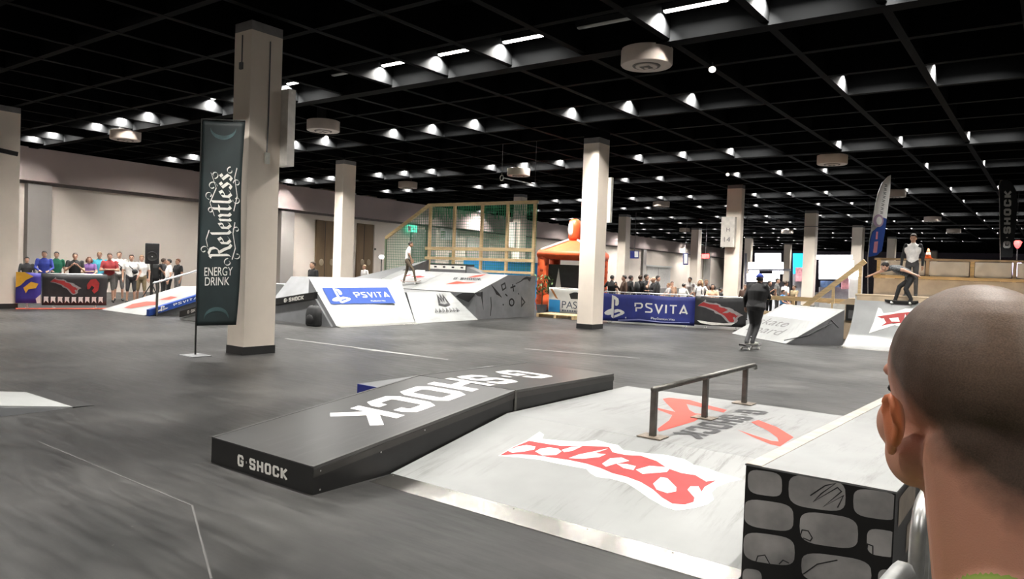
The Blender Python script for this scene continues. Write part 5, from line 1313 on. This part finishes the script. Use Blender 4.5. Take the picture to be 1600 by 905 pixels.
    limb(j['nck'] - (j['nck'] - j['che']).normalized() * .03 * k, j['head'] + (j['nck'] - j['head']) * .35, .058 * k, .054 * k, 0)
    # head
    hc = j['head']; Rh = Matrix.Rotation(headyaw, 3, 'Z') @ Matrix.Rotation(headpitch, 3, 'X')
    H_ = lambda x, y, z: hc + Rh @ V((x, y, z)) * k
    def he(c, r, n=14): mb.ell(H_(*c), tuple(q * k for q in r), n, n - 4, R=Rh)
    he((0, -.012, .032), (.077, .098, .090), 20); he((0, .022, -.03), (.062, .075, .082), 18); he((0, .052, -.085), (.034, .034, .026)); he((0, .098, -.022), (.013, .022, .022), 10); he((0, .088, .0), (.011, .016, .03), 10)
    he((0, .068, .022), (.054, .028, .016)); he((0, .078, -.06), (.024, .018, .014), 10); he((0.043, .045, -.035), (.022, .035, .03)); he((-.043, .045, -.035), (.022, .035, .03))
    if not hi:
        for s_ in (1, -1): he((s_ * .079, -.006, -.012), (.010, .020, .031), 10)
    else:
        for s_ in (1, -1):      # ear with rim and lobe
            e0 = [(s_ * (.080 + .012 * max(0, math.sin(a)) ** .5 + .008 * max(0, math.cos(a))), -.012 - .017 * math.cos(a) - .006 * math.sin(a), -.022 + .028 * math.sin(a)) for a in np.linspace(-1.1, 3.9, 20)]
            mb.tube([H_(*p) for p in e0], [.0042 * k] * 20, 8)
            mb.tube([H_(s_ * (.083 + .003), -.013 - .009 * math.cos(a), -.020 + .016 * math.sin(a)) for a in np.linspace(-.2, 3.4, 12)], .0034 * k, 7)
            he((s_ * .084, -.013, -.022), (.0065, .0185, .027), 12); he((s_ * .080, -.003, -.050), (.0055, .009, .010), 10)
        for s_ in (1, -1):      # jaw angle and neck muscles
            he((s_ * .048, .012, -.062), (.022, .04, .032)); limb(H_(s_ * .042, -.04, -.045), j['nck'] + V((s_ * .03, .0, -.03)) * k, .026 * k, .03 * k, 0)
            limb(j['nck'] + V((s_ * .03, -.025, .04)) * k, j['sh' + ('R' if s_ > 0 else 'L')] + V((-s_ * .03, -.01, .01)) * k, .042 * k, .045 * k, 1)
        he((0, -.05, -.03), (.060, .045, .07)); limb(H_(0, -.045, -.03), j['nck'] + V((0, -.01, -.03)), .052 * k, .056 * k, 0)
    segs.append((np.array(H_(0, 0, .06)), np.array(H_(0, .02, -.06)), .085 * k, 0))
    me = bpy.data.meshes.new('body'); me.from_pydata(mb.v, [], mb.f)
    me = evalmods(me, [('REMESH', dict(mode='VOXEL', voxel_size=voxel)), ('SMOOTH', dict(factor=.5, iterations=3 if not hi else 5))])
    n = len(me.polygons); ctr = np.empty(n * 3); me.polygons.foreach_get('center', ctr); ctr = ctr.reshape(-1, 3)
    best = np.full(n, 1e9); mi = np.zeros(n, int)
    for a, b, r, m_ in segs:
        d, _ = seg_dist(ctr, a, b); d = d / r; u = d < best; best[u] = d[u]; mi[u] = m_
    mats = [bodymat or SKIN[skin], CL[shirt], CL[pants], CL[shoes], M_INK, mat('lip_tone', (.30, .10, .08), .5, var=0), CL[armcol] if armcol else CL[shirt]]
    # fingers, eyes, mouth: appended to the same body
    vs0 = np.empty(len(me.vertices) * 3); me.vertices.foreach_get('co', vs0)
    fb_ = MB(); fb_.v = [tuple(q) for q in vs0.reshape(-1, 3)]; fb_.f = [tuple(p.vertices) for p in me.polygons]; fb_.m = list(map(int, mi))
    for q, s_ in (('R', 1), ('L', -1)):
        hd = (j['wr' + q] - j['el' + q]).normalized(); sd = hd.cross(V((0, 0, 1)))
        if sd.length < .2: sd = V((0, 1, 0))
        sd = (sd - hd * sd.dot(hd)).normalized()
        if abs(hd.z) > .7: sd = V((0, 1, 0)) - hd * hd.y; sd.normalize()
        nm = hd.cross(sd).normalized() * s_; pe = j['wr' + q] + hd * .085 * k
        for i in range(4):
            L = (.062, .075, .078, .06)[i] * k; c = pe + sd * ((i - 1.5) * .017 * k)
            fb_.tube([c, c + hd * L * .5 + nm * .004, c + hd * L * .9 - nm * .018 * k], [.0095 * k, .009 * k, .007 * k], 6, 0)
        c = j['wr' + q] + hd * .03 * k + sd * .025 * k
        fb_.tube([c, c + sd * .03 * k + hd * .025 * k, c + sd * .035 * k + hd * .06 * k], [.012 * k, .0105 * k, .008 * k], 6, 0)
    for s_ in (1, -1): fb_.ell(H_(s_ * .031, .088 if not hi else .080, .0), (.010 * k, (.007 if not hi else .004) * k, .006 * k), 8, 6, 4, R=Rh); fb_.ell(H_(s_ * .032, .093 if not hi else .070, .020), (.018 * k, .006 * k, .004 * k), 8, 6, 4, R=Rh)
    fb_.ell(H_(0, .093, -.062), (.022 * k, .008 * k, .005 * k), 10, 6, 5, R=Rh)
    bpy.data.meshes.remove(me)
    obj('body', fb_, mats, t, smooth=True)
    # hair
    hm = MB()
    if hstyle in ('short', 'long', 'bob'):
        sg, rg = 20, 14; c0 = (0, -.016, .036); r_ = (.085, .106, .099); keep = []
        vs = []
        for i in range(rg + 1):
            th = PI * i / rg
            for a in range(sg):
                an = 2 * PI * a / sg; vs.append((r_[0] * math.sin(th) * math.cos(an), r_[1] * math.sin(th) * math.sin(an), r_[2] * math.cos(th)))
        fs = []
        for i in range(rg):
            for a in range(sg):
                f = (i * sg + a, (i + 1) * sg + a, (i + 1) * sg + (a + 1) % sg, i * sg + (a + 1) % sg); c = np.mean([vs[q] for q in f], 0)
                lim = .045 if c[1] > .055 else (.0 if c[1] > .0 else -.055)
                if c[2] > lim: fs.append(f)
        hm.add([H_(c0[0] + v[0], c0[1] + v[1], c0[2] + v[2]) for v in vs], fs)
        if hstyle in ('long', 'bob'):
            low = -.26 if hstyle == 'long' else -.10
            for s_ in (1, -1): hm.tube([H_(s_ * .07, -.01, .04), H_(s_ * .085, -.005, -.05), H_(s_ * .08, .0, low)], [.03 * k, .034 * k, .016 * k], 8)
            hm.tube([H_(0, -.08, .05), H_(0, -.10, -.05), H_(0, -.085, low)], [.06 * k, .065 * k, .03 * k], 10)
        o = obj('hair', hm, HAIR[hair], t, smooth=True); sm = o.modifiers.new('thickness', 'SOLIDIFY'); sm.thickness = .012; sm.offset = -1
    elif hstyle == 'cap':
        vs = []; sg, rg = 20, 7
        for i in range(rg + 1):
            th = PI / 2 * i / rg
            for a in range(sg): an = 2 * PI * a / sg; vs.append((.088 * math.sin(th) * math.cos(an), .110 * math.sin(th) * math.sin(an), .092 * math.cos(th)))
        hm.add([H_(v[0], -.014 + v[1], .042 + v[2]) for v in vs], [(i * sg + a, (i + 1) * sg + a, (i + 1) * sg + (a + 1) % sg, i * sg + (a + 1) % sg) for i in range(rg) for a in range(sg)])
        cp_ = obj('cap', hm, mat('blue_cap_cloth', (.03, .06, .36), .7), t, smooth=True); sm = cp_.modifiers.new('thickness', 'SOLIDIFY'); sm.thickness = .01
        bm_ = MB(); pts = [(.07 * math.cos(a), .075 + .085 * math.sin(a), .042 - .012 * math.sin(a)) for a in np.linspace(0, PI, 12)]
        bm_.prism([H_(*p) for p in pts], Rh @ V((0, 0, .01))); obj('brim', bm_, MATS['blue_cap_cloth'], cp_)
        hb = MB(); hb.ell(H_(0, -.03, .0), (.083 * k, .092 * k, .06 * k), 14, 10, R=Rh); obj('hair', hb, HAIR[hair], t, smooth=True)
    return t, j, k
CAMP = V((0, 0, 0))
def strap(t, j, k, m=None):
    """rucksack straps and bag for a figure"""
    m = m or M_PACK
    b = MB(); c = j['che']; b.ell(c + V((0, -.19, -.06)) * k, (.15 * k, .09 * k, .23 * k), 14, 10)
    o = obj('backpack', b, m, t, smooth=True)
    for s_ in (1, -1):
        obj('strap', MB().tube([c + V((s_ * .10, -.12, .12)) * k, c + V((s_ * .11, -.01, .185)) * k, c + V((s_ * .115, .115, .05)) * k, c + V((s_ * .13, .10, -.12)) * k, c + V((s_ * .13, -.08, -.2)) * k], .016 * k, 6), m, o)

# --- crowd along the long wall
g = 'spectators at the left wall'
LC = [
 (41, 25.6, 1.50, dict(label='boy in a dark jacket over a grey shirt leaning on the blue and yellow banner', shirt='dgrey', sleeve='long', pants='dgrey', arms=('lean', 'lean'), hair='dark')),
 (68, 25.8, 1.73, dict(label='man in a royal blue hoodie with hands on the barrier', shirt='blue', sleeve='long', pants='denim', arms=('lean', 'lean'), hair='dark')),
 (87, 26.5, 1.72, dict(label='man in a green T-shirt leaning beside the blue hoodie', shirt='green', pants='dgrey', arms=('lean', 'down'), hair='dark')),
 (116, 25.6, 1.70, dict(label='heavy man in a black printed T-shirt holding a camera', shirt='black', pants='black', arms=('phone', 'phone'), build=1.22, hair='brown')),
 (138, 26.3, 1.58, dict(label='woman with reddish bob and purple top', shirt='purple', pants='denim', arms=('fold', 'lean'), hstyle='bob', hair='red')),
 (154, 26.8, 1.77, dict(label='blond man in a turquoise T-shirt', shirt='cyan', pants='denim', arms=('down', 'down'), hair='blond')),
 (170, 25.9, 1.74, dict(label='man in a dark red T-shirt with folded arms', shirt='red', pants='grey', shorts=True, arms=('fold', 'fold'), hair='brown')),
 (185, 27.0, 1.81, dict(label='tall man in a white T-shirt with a dark shoulder bag', shirt='white', pants='grey', shorts=True, arms=('phone', 'down'), hair='brown', bag=True)),
 (204, 26.0, 1.72, dict(label='man in a white T-shirt with a small camera bag on his chest', shirt='white', pants='dgrey', shorts=True, arms=('down', 'pocket'), hair='brown', bag=True)),
 (220, 26.6, 1.71, dict(label='fair man in a white T-shirt and khaki shorts', shirt='white', pants='khaki', shorts=True, arms=('down', 'down'), hair='blond')),
 (241, 28.0, 1.66, dict(label='person in black standing behind the loudspeaker', shirt='black', pants='black', sleeve='long', arms=('down', 'down'), hair='dark')),
 (254, 28.6, 1.62, dict(label='person with a black rucksack turned to the wall', shirt='dgrey', pants='dgrey', arms=('down', 'down'), hair='brown', turn=1.9, pack=True)),
 (263, 27.2, 1.60, dict(label='person in a white T-shirt seen sideways with dark hair', shirt='white', pants='black', arms=('phone', 'down'), hair='dark', turn=-1.4)),
 (277, 28.1, 1.62, dict(label='red-haired person in a black top with grey shorts', shirt='black', pants='grey', shorts=True, arms=('phone', 'down'), hair='red', turn=-1.0)),
]
def crowd(lst, g):
    for px, d, h, kw in lst:
        kw = dict(kw); kw.setdefault('build', 1.13); bag = kw.pop('bag', False); pack = kw.pop('pack', False); turn = kw.pop('turn', None); zz = kw.pop('z', 0.0)
        p = gnd(px, d, zz)
        fc = V((0, 0, 0)) if turn is None else p + Matrix.Rotation(turn, 3, 'Z') @ (V((0, 0, 0)) - V((p.x, p.y, 0)))
        t, j, k = human(base=p, face=fc, h=h, group=g, **kw)
        if bag:
            o = obj('shoulder_bag', MB().ell(j['wai'] + V((-.12, .14, .06)) * k, (.1 * k, .05 * k, .09 * k), 12, 8), M_PACK, t, smooth=True)
            obj('strap', MB().tube([j['che'] + V((.09, .0, .18)) * k, j['che'] + V((.05, .125, .02)) * k, j['wai'] + V((-.1, .14, .1)) * k], .016 * k, 6), M_PACK, o)
        if pack: strap(t, j, k)
crowd(LC, g)
# --- people beyond the navy banner
RC = [
 (954, 28.5, 1.60, dict(label='man in a black T-shirt beside the inflatable kiosk', shirt='black', pants='black', arms=('down', 'hip'), hair='dark', turn=2.6)),
 (973, 28.0, 1.62, dict(label='person in a brown jacket by the slim far pillar', shirt='brown', sleeve='long', pants='dgrey', arms=('phone', 'down'), hair='dark', turn=-1.3)),
 (983, 29.0, 1.62, dict(label='person in a black jacket next to the brown jacket', shirt='black', sleeve='long', pants='grey', arms=('down', 'down'), hair='dark', turn=2.0)),
 (998, 28.0, 1.64, dict(label='broad person in black with a grey rucksack', shirt='black', sleeve='long', pants='black', arms=('down', 'down'), hair='brown', turn=2.5, pack=True, build=1.12)),
 (1007, 28.8, 1.68, dict(label='tall person in black touching the chin', shirt='black', pants='black', arms=('face', 'down'), hair='dark', turn=1.2)),
 (1019, 27.4, 1.60, dict(label='man in black with shaved head beside the white double door', shirt='black', pants='black', sleeve='long', arms=('fold', 'fold'), hstyle='bald', turn=-1.2)),
 (1025, 29.6, 1.64, dict(label='dark-haired man in a dark green sweater', shirt='dgrey', pants='black', sleeve='long', arms=('down', 'pocket'), hair='dark', turn=1.5)),
 (1043, 30.0, 1.36, dict(label='person in a grey top leaning over the table', shirt='lgrey', pants='dgrey', arms=('lean', 'lean'), hair='blond', turn=-1.2)),
 (1048, 31.2, 1.42, dict(label='sunlit-faced person in peach top by the table', shirt='peach', pants='denim', arms=('face', 'down'), hair='brown', turn=.4)),
 (1066, 28.8, 1.38, dict(label='dark-haired person in a white T-shirt seen from behind', shirt='white', pants='black', arms=('lean', 'down'), hair='dark', turn=2.4)),
 (1076, 32.0, 1.62, dict(label='man in a white and grey shirt with a rucksack strap', shirt='white', pants='grey', arms=('phone', 'hip'), hair='dark', turn=-.6)),
 (1092, 27.2, 1.56, dict(label='blond person in a white top with black rucksack straps', shirt='white', pants='denim', arms=('down', 'hip'), hstyle='long', hair='blond', pack=True, turn=-.5)),
 (1101, 30.5, 1.55, dict(label='fair-haired person half hidden behind the white top', shirt='brown', pants='dgrey', arms=('down', 'down'), hair='blond', turn=.5)),
 (1111, 26.6, 1.42, dict(label='dark-haired girl in a peach top with folded arms', shirt='peach', pants='denim', arms=('fold', 'fold'), hstyle='bob', hair='dark')),
 (1124, 28.0, 1.28, dict(label='dark figure half hidden by the thick sign pillar', shirt='black', pants='black', arms=('down', 'down'), hair='dark', turn=2.0)),
]
crowd(RC, 'visitors beyond the navy banner')
DC = [
 (1162, 29.5, 1.42, dict(label='person in a brown jacket behind the black-clad skater', shirt='brown', pants='dgrey', sleeve='long', arms=('down', 'down'), hair='brown')),
 (1200, 31.0, 1.60, dict(label='person in black holding a pale box', shirt='black', pants='black', arms=('phone', 'phone'), hair='dark', turn=.8)),
 (1212, 33.0, 1.72, dict(label='person with dark hair in a grey top near the glaring screen', shirt='grey', pants='dgrey', arms=('down', 'down'), hair='dark', turn=1.4)),
 (1225, 31.0, 1.62, dict(label='person in a loose white T-shirt near the glaring screen', shirt='white', pants='denim', arms=('pocket', 'down'), hair='brown', turn=2.2, build=1.1)),
 (1221, 27.3, 1.30, dict(label='boy in a mid-blue T-shirt behind the white lettered bank', shirt='midblue', pants='dgrey', arms=('lean', 'lean'), hair='dark', turn=1.2)),
 (1239, 30.5, 1.46, dict(label='person in an olive top by the pine rail fence', shirt='khaki', pants='olive', arms=('down', 'lean'), hair='brown', turn=-.8)),
]
crowd(DC, 'visitors behind the white lettered bank')
crowd([(487, 24.2, 1.70, dict(label='man in a black sweater behind the blue lettered bank', shirt='black', sleeve='long', pants='black', hair='brown', hstyle='short', turn=-1.0)),
       (568, 34.5, 1.64, dict(label='fair boy in a white T-shirt behind the bank ramp', shirt='white', pants='grey', hair='blond', turn=-.9))], 'people behind the ramps')

# --- skateboards and skaters
def skateboard(label, loc, rotz, pitch=0.0, m=None):
    t = thing('skateboard', label, 'skateboard', loc, rotz); t.rotation_euler = (pitch, 0, rotz)
    pts = []
    for yy, zz in ((-.40, .14), (-.32, .105), (-.2, .095), (.2, .095), (.32, .105), (.40, .14)): pts.append((yy, zz))
    mb = MB()
    for i in range(len(pts)):
        wd = .06 if i in (0, 5) else .1
        mb.v += [(-wd, pts[i][0], pts[i][1]), (wd, pts[i][0], pts[i][1]), (-wd, pts[i][0], pts[i][1] - .012), (wd, pts[i][0], pts[i][1] - .012)]
    for i in range(len(pts) - 1):
        a, b = 4 * i, 4 * i + 4
        for f in ((a, a + 1, b + 1, b), (a + 2, b + 2, b + 3, a + 3), (a, b, b + 2, a + 2), (a + 1, a + 3, b + 3, b + 1)): mb.f.append(f); mb.m.append(0)
    mb.f += [(0, 2, 3, 1), (20, 21, 23, 22)]; mb.m += [0, 0]
    obj('deck', mb, m or M_PLY, t)
    for yy in (-.22, .22):
        tr = obj('truck', MB().bar((-.09, yy, .055), (.09, yy, .055), .025, .025).add([(-.03, yy - .03, .06), (.03, yy - .03, .06), (.03, yy + .03, .06), (-.03, yy + .03, .06), (-.03, yy - .03, .083), (.03, yy - .03, .083), (.03, yy + .03, .083), (-.03, yy + .03, .083)], [(0, 1, 2, 3), (4, 5, 6, 7), (0, 1, 5, 4), (1, 2, 6, 5), (2, 3, 7, 6), (3, 0, 4, 7)]), M_GALV, t)
        for xx in (-.095, .095): obj('wheel', MB().tube([(xx - .016, yy, .027), (xx + .016, yy, .027)], .027, 10), M_OFFW, tr)
    return t
p = gnd(1057, 29.4)
t = thing('folding_table', 'brown folding table among the visitors beyond the navy banner', 'table', p, .3)
obj('table_top', MB().box((-.4, -.3, .70), (.4, .3, .74)), M_DOOR, t)
for sx in (-.35, .35):
    for sy in (-.25, .25): obj('leg', MB().tube([(sx, sy, 0), (sx, sy, .70)], .02, 6), M_DSTEEL, t)
a_, b_ = ony(1160, 354, 40.0), ony(1600, 351, 40.0)
t = thing('ceiling_cable', 'thin dark cable stretched across the hall under the ceiling', 'cable', (a_ + b_) / 2)
wob('cable', MB().tube([a_, a_.lerp(b_, .5) - V((0, 0, .03)), b_], .02, 6), M_SIDE, t)
for f_ in (.02, .5, .98):
    p = a_.lerp(b_, f_); wob('hanger', MB().tube([p, (p.x, p.y, 6.56)], .01, 5), M_HOUS, t)
def facing(dx, dy): return math.atan2(-dx, dy)
# skater in black crossing the floor
p = onz(1172, 546)
rd = V((CR.x, CR.y, 0)).normalized(); fd = V((CD.x, CD.y, 0)).normalized()
dr = (rd * .75 + fd * .66).normalized()
rz = math.atan2(-dr.x, dr.y)
skateboard('skateboard with dark deck under the black-clad skater', p, rz, m=M_BLACK)
human('skater in a loose black top and blue cap riding across the floor', V((p.x, p.y, .096)), V((p.x + dr.x, p.y + dr.y, 0)), h=1.74, hair='dark', hstyle='cap', shirt='black', sleeve='long', pants='dgrey', shoes='shoew', build=1.52, voxel=.014,
      arms=('phone', 'down'), headyaw=0.1, J={'pel': (0.02, .14, .90), 'wai': (.02, .17, 1.05), 'che': (.02, .21, 1.28), 'nck': (.02, .22, 1.45), 'head': (.02, .27, 1.59), 'shR': (.20, .20, 1.40), 'shL': (-.16, .20, 1.40), 'elR': (.27, .30, 1.15), 'wrR': (.18, .48, 1.18), 'elL': (-.26, .10, 1.14), 'wrL': (-.26, .14, .92),
      'hpR': (.10, .14, .89), 'hpL': (-.06, .14, .89), 'knR': (.08, .17, .49), 'knL': (-.06, .14, .49), 'anR': (.04, .02, .09), 'anL': (-.03, -.12, .09), 'toR': (.07, .19, .04), 'toL': (-.01, .05, .04)})
# riding boy on the bank
def bankz(y): return .876 + (y - 18.53) * (1.492 - .876) / 1.8
d_ = ray(640, 445); p = None
for s_ in np.linspace(20, 34, 600):
    q = EYEV + d_ * s_
    if q.z <= bankz(q.y) and q.y > 18.5: p = q; break
if p is None: p = V((-18.6, 19.2, bankz(19.2)))
dr = (rd * .95 - fd * .1).normalized(); rz = math.atan2(-dr.x, dr.y)
p.z += .03
skateboard('skateboard with reddish deck under the riding boy', p, rz, m=mat('red_brown_deck', (.22, .06, .03), .5))
lean = {'pel': (0.0, -.12, .86), 'wai': (0, -.12, 1.02), 'che': (0, -.10, 1.26), 'nck': (0, -.06, 1.43), 'head': (0, -.0, 1.575), 'shR': (.15, -.06, 1.38), 'shL': (-.15, -.10, 1.38), 'elR': (.2, .0, 1.12), 'wrR': (.2, .12, .93), 'elL': (-.22, -.12, 1.1), 'wrL': (-.2, -.02, .88),
        'hpR': (.07, -.11, .85), 'hpL': (-.08, -.11, .85), 'knR': (.07, .16, .50), 'knL': (-.1, -.16, .47), 'anR': (.03, .25, .09), 'anL': (-.05, -.26, .09), 'toR': (.12, .3, .04), 'toL': (.1, -.23, .04)}
hb = 60 / 1150 * (p - EYEV).dot(CD) * 1.06
human('boy in a white T-shirt and olive trousers riding the raised bank', V((p.x, p.y, p.z + .1)), V((p.x + dr.x, p.y + dr.y, 0)), h=max(1.2, hb), skin='tan', hair='dark', shirt='white', pants='olive', shoes='olive', arms=('down', 'down'), J=lean, voxel=.014)
# skater bending on the quarter pipe
p = onq(1408, 480)
skateboard('skateboard under the bending skater on the quarter pipe', V((p.x, p.y - .06, p.z + .03)), facing(-1, 0), m=M_BLACK).rotation_euler = (0, math.radians(35), PI / 2)
human('skater in a grey checked shirt bending low on the quarter pipe', V((p.x, p.y - .07, p.z + .12)), V((p.x - 5, p.y - .8, 0)), h=1.72, hair='dark', shirt='speckle', pants='black', shoes='shoeb', voxel=.014, headpitch=-.5,
      arms=('out', 'out'), J={'pel': (0, -.22, .66), 'wai': (0, -.12, .79), 'che': (0, .10, .88), 'nck': (0, .28, .93), 'head': (0, .42, .94), 'shR': (.15, .24, .90), 'shL': (-.15, .24, .90), 'elR': (.2, .52, .82), 'wrR': (.2, .76, .70), 'elL': (-.22, -.04, .86), 'wrL': (-.25, -.30, .75),
      'hpR': (.09, -.22, .64), 'hpL': (-.09, -.22, .64), 'knR': (.12, .05, .42), 'knL': (-.12, -.1, .36), 'anR': (.1, .13, .09), 'anL': (-.1, -.24, .10), 'toR': (.2, .17, .035), 'toL': (.02, -.2, .05)})
# standing skater on the deck
p = V((ony(1424, 440, 22.5).x, 22.5, QZ))
human('young man in a white top with dark sleeves standing on the deck', p, V((p.x - .3, 0, 0)), h=1.72, hair='brown', shirt='white', sleeve='long', armcol='black', pants='dgrey', arms=('down', 'down'), headpitch=-.2, voxel=.014)

# --- crowd barriers and the onlooker in front of the camera
c1 = onz(1432, 800, 1.10); barrier('galvanised barrier running along the brick painted box', c1, V((c1.x - .02, c1.y + 2.0, 0)), h=1.10, nb=16)
c2, c3 = onz(1431, 862, 1.10), onz(1395, 905, 1.10)
dd = (c3 - c2).normalized(); barrier('galvanised barrier whose rounded end meets the onlooker', c2 + dd * .9, c2, h=1.10, nb=8)
def head_mat(k, hz, hy):
    m = bpy.data.materials.new('cropped_hair_and_skin'); m.use_nodes = True
    nt = m.node_tree; b = nt.nodes['Principled BSDF']; L = nt.links.new
    tc = N(nt, 'ShaderNodeTexCoord'); sx = N(nt, 'ShaderNodeSeparateXYZ'); L(tc.outputs['Object'], sx.inputs[0])
    def math_(op, a, b_=None):
        n = N(nt, 'ShaderNodeMath', operation=op)
        for i, v in enumerate((a, b_)):
            if v is None: continue
            if isinstance(v, (int, float)): n.inputs[i].default_value = v
            else: L(v, n.inputs[i])
        return n.outputs[0]
    nz = N(nt, 'ShaderNodeTexNoise'); nz.inputs['Scale'].default_value = 60; nz.inputs['Detail'].default_value = 4; L(tc.outputs['Object'], nz.inputs['Vector'])
    n2 = N(nt, 'ShaderNodeTexNoise'); n2.inputs['Scale'].default_value = 700; n2.inputs['Detail'].default_value = 2; L(tc.outputs['Object'], n2.inputs['Vector'])
    n3 = N(nt, 'ShaderNodeTexNoise'); n3.inputs['Scale'].default_value = 12; n3.inputs['Detail'].default_value = 3; L(tc.outputs['Object'], n3.inputs['Vector'])
    # signed height over the hairline
    q = math_('SUBTRACT', math_('SUBTRACT', sx.outputs[2], hz), math_('MULTIPLY', math_('SUBTRACT', sx.outputs[1], hy), .86))
    q = math_('ADD', q, math_('MULTIPLY', math_('SUBTRACT', nz.outputs['Fac'], .5), .02))
    mr = N(nt, 'ShaderNodeMapRange'); mr.inputs[1].default_value = -.012; mr.inputs[2].default_value = .026; L(q, mr.inputs[0])
    top = N(nt, 'ShaderNodeMapRange'); top.inputs[1].default_value = .06; top.inputs[2].default_value = .17; L(q, top.inputs[0])
    skin = N(nt, 'ShaderNodeMix', data_type='RGBA'); skin.inputs[6].default_value = (.54, .235, .155, 1); skin.inputs[7].default_value = (.64, .32, .22, 1); L(n3.outputs['Fac'], skin.inputs[0])
    ear = N(nt, 'ShaderNodeMapRange'); ear.inputs[1].default_value = .080 * k; ear.inputs[2].default_value = .088 * k; L(math_('ABSOLUTE', sx.outputs[0]), ear.inputs[0])
    zlo = math_('GREATER_THAN', sx.outputs[2], hz - .075)
    se = N(nt, 'ShaderNodeMix', data_type='RGBA'); se.inputs[7].default_value = (.66, .17, .05, 1); L(math_('MULTIPLY', math_('MULTIPLY', ear.outputs[0], zlo), .8), se.inputs[0]); L(skin.outputs[2], se.inputs[6])
    hr = N(nt, 'ShaderNodeMix', data_type='RGBA'); hr.inputs[6].default_value = (.085, .053, .037, 1); hr.inputs[7].default_value = (.26, .175, .125, 1); L(top.outputs[0], hr.inputs[0])
    hs = N(nt, 'ShaderNodeMix', data_type='RGBA', blend_type='MULTIPLY'); hs.inputs[0].default_value = .55; L(hr.outputs[2], hs.inputs[6])
    hrp = ramp_node(nt, [(.3, .55), (.7, 1.5)]); L(n2.outputs['Fac'], hrp.inputs[0]); L(hrp.outputs[0], hs.inputs[7])
    fin = N(nt, 'ShaderNodeMix', data_type='RGBA'); L(math_('MULTIPLY', mr.outputs[0], math_('SUBTRACT', 1.0, math_('MULTIPLY', ear.outputs[0], zlo))), fin.inputs[0]); L(se.outputs[2], fin.inputs[6]); L(hs.outputs[2], fin.inputs[7])
    L(fin.outputs[2], b.inputs['Base Color']); b.inputs['Roughness'].default_value = .55
    b.inputs['Subsurface Weight'].default_value = .12; b.inputs['Subsurface Radius'].default_value = (.010, .003, .0015)
    bp = N(nt, 'ShaderNodeBump'); bp.inputs['Strength'].default_value = .12; bp.inputs['Distance'].default_value = .002; L(n2.outputs['Fac'], bp.inputs['Height']); L(bp.outputs[0], b.inputs['Normal'])
    return m
HC = atd(1512, 632, .745); hk = (HC.z + .125) / 1.75
vd = V((HC.x, HC.y, 0)).normalized(); fdv = Matrix.Rotation(math.radians(34), 3, 'Z') @ vd
rzm = math.atan2(-fdv.x, fdv.y)
off = Matrix.Rotation(rzm, 3, 'Z') @ V((0, .02 * hk, 0))
pb = V((HC.x - off.x, HC.y - off.y, 0))
t, j, k = human('man with cropped brown hair and lime collar watching over the barrier', pb, pb + fdv, h=1.75 * hk, shirt='lime', sleeve='short', pants='denim', hstyle='none', arms=('down', 'down'), voxel=.0038, hi=True, J={'nck': (0, -.062, 1.405), 'che': (0, -.05, 1.20), 'wai': (0, 0, 1.04), 'shR': (.185, -.06, 1.295), 'shL': (-.185, -.06, 1.295), 'elR': (.27, -.03, 1.08), 'elL': (-.27, -.03, 1.08), 'wrR': (.27, .06, .84), 'wrL': (-.27, .06, .84)}, bodymat=head_mat(hk, 1.625 * hk + .0, .02 * hk), build=1.08)
obj('collar', MB().tube([j['nck'] + V((.088 * math.cos(a), -.012 + .085 * math.sin(a), -.055 - .02 * math.sin(a))) * k for a in np.linspace(0, 2 * PI, 25)[:-1]], .012, 8, closed=True), CL['lime'], t, smooth=True)
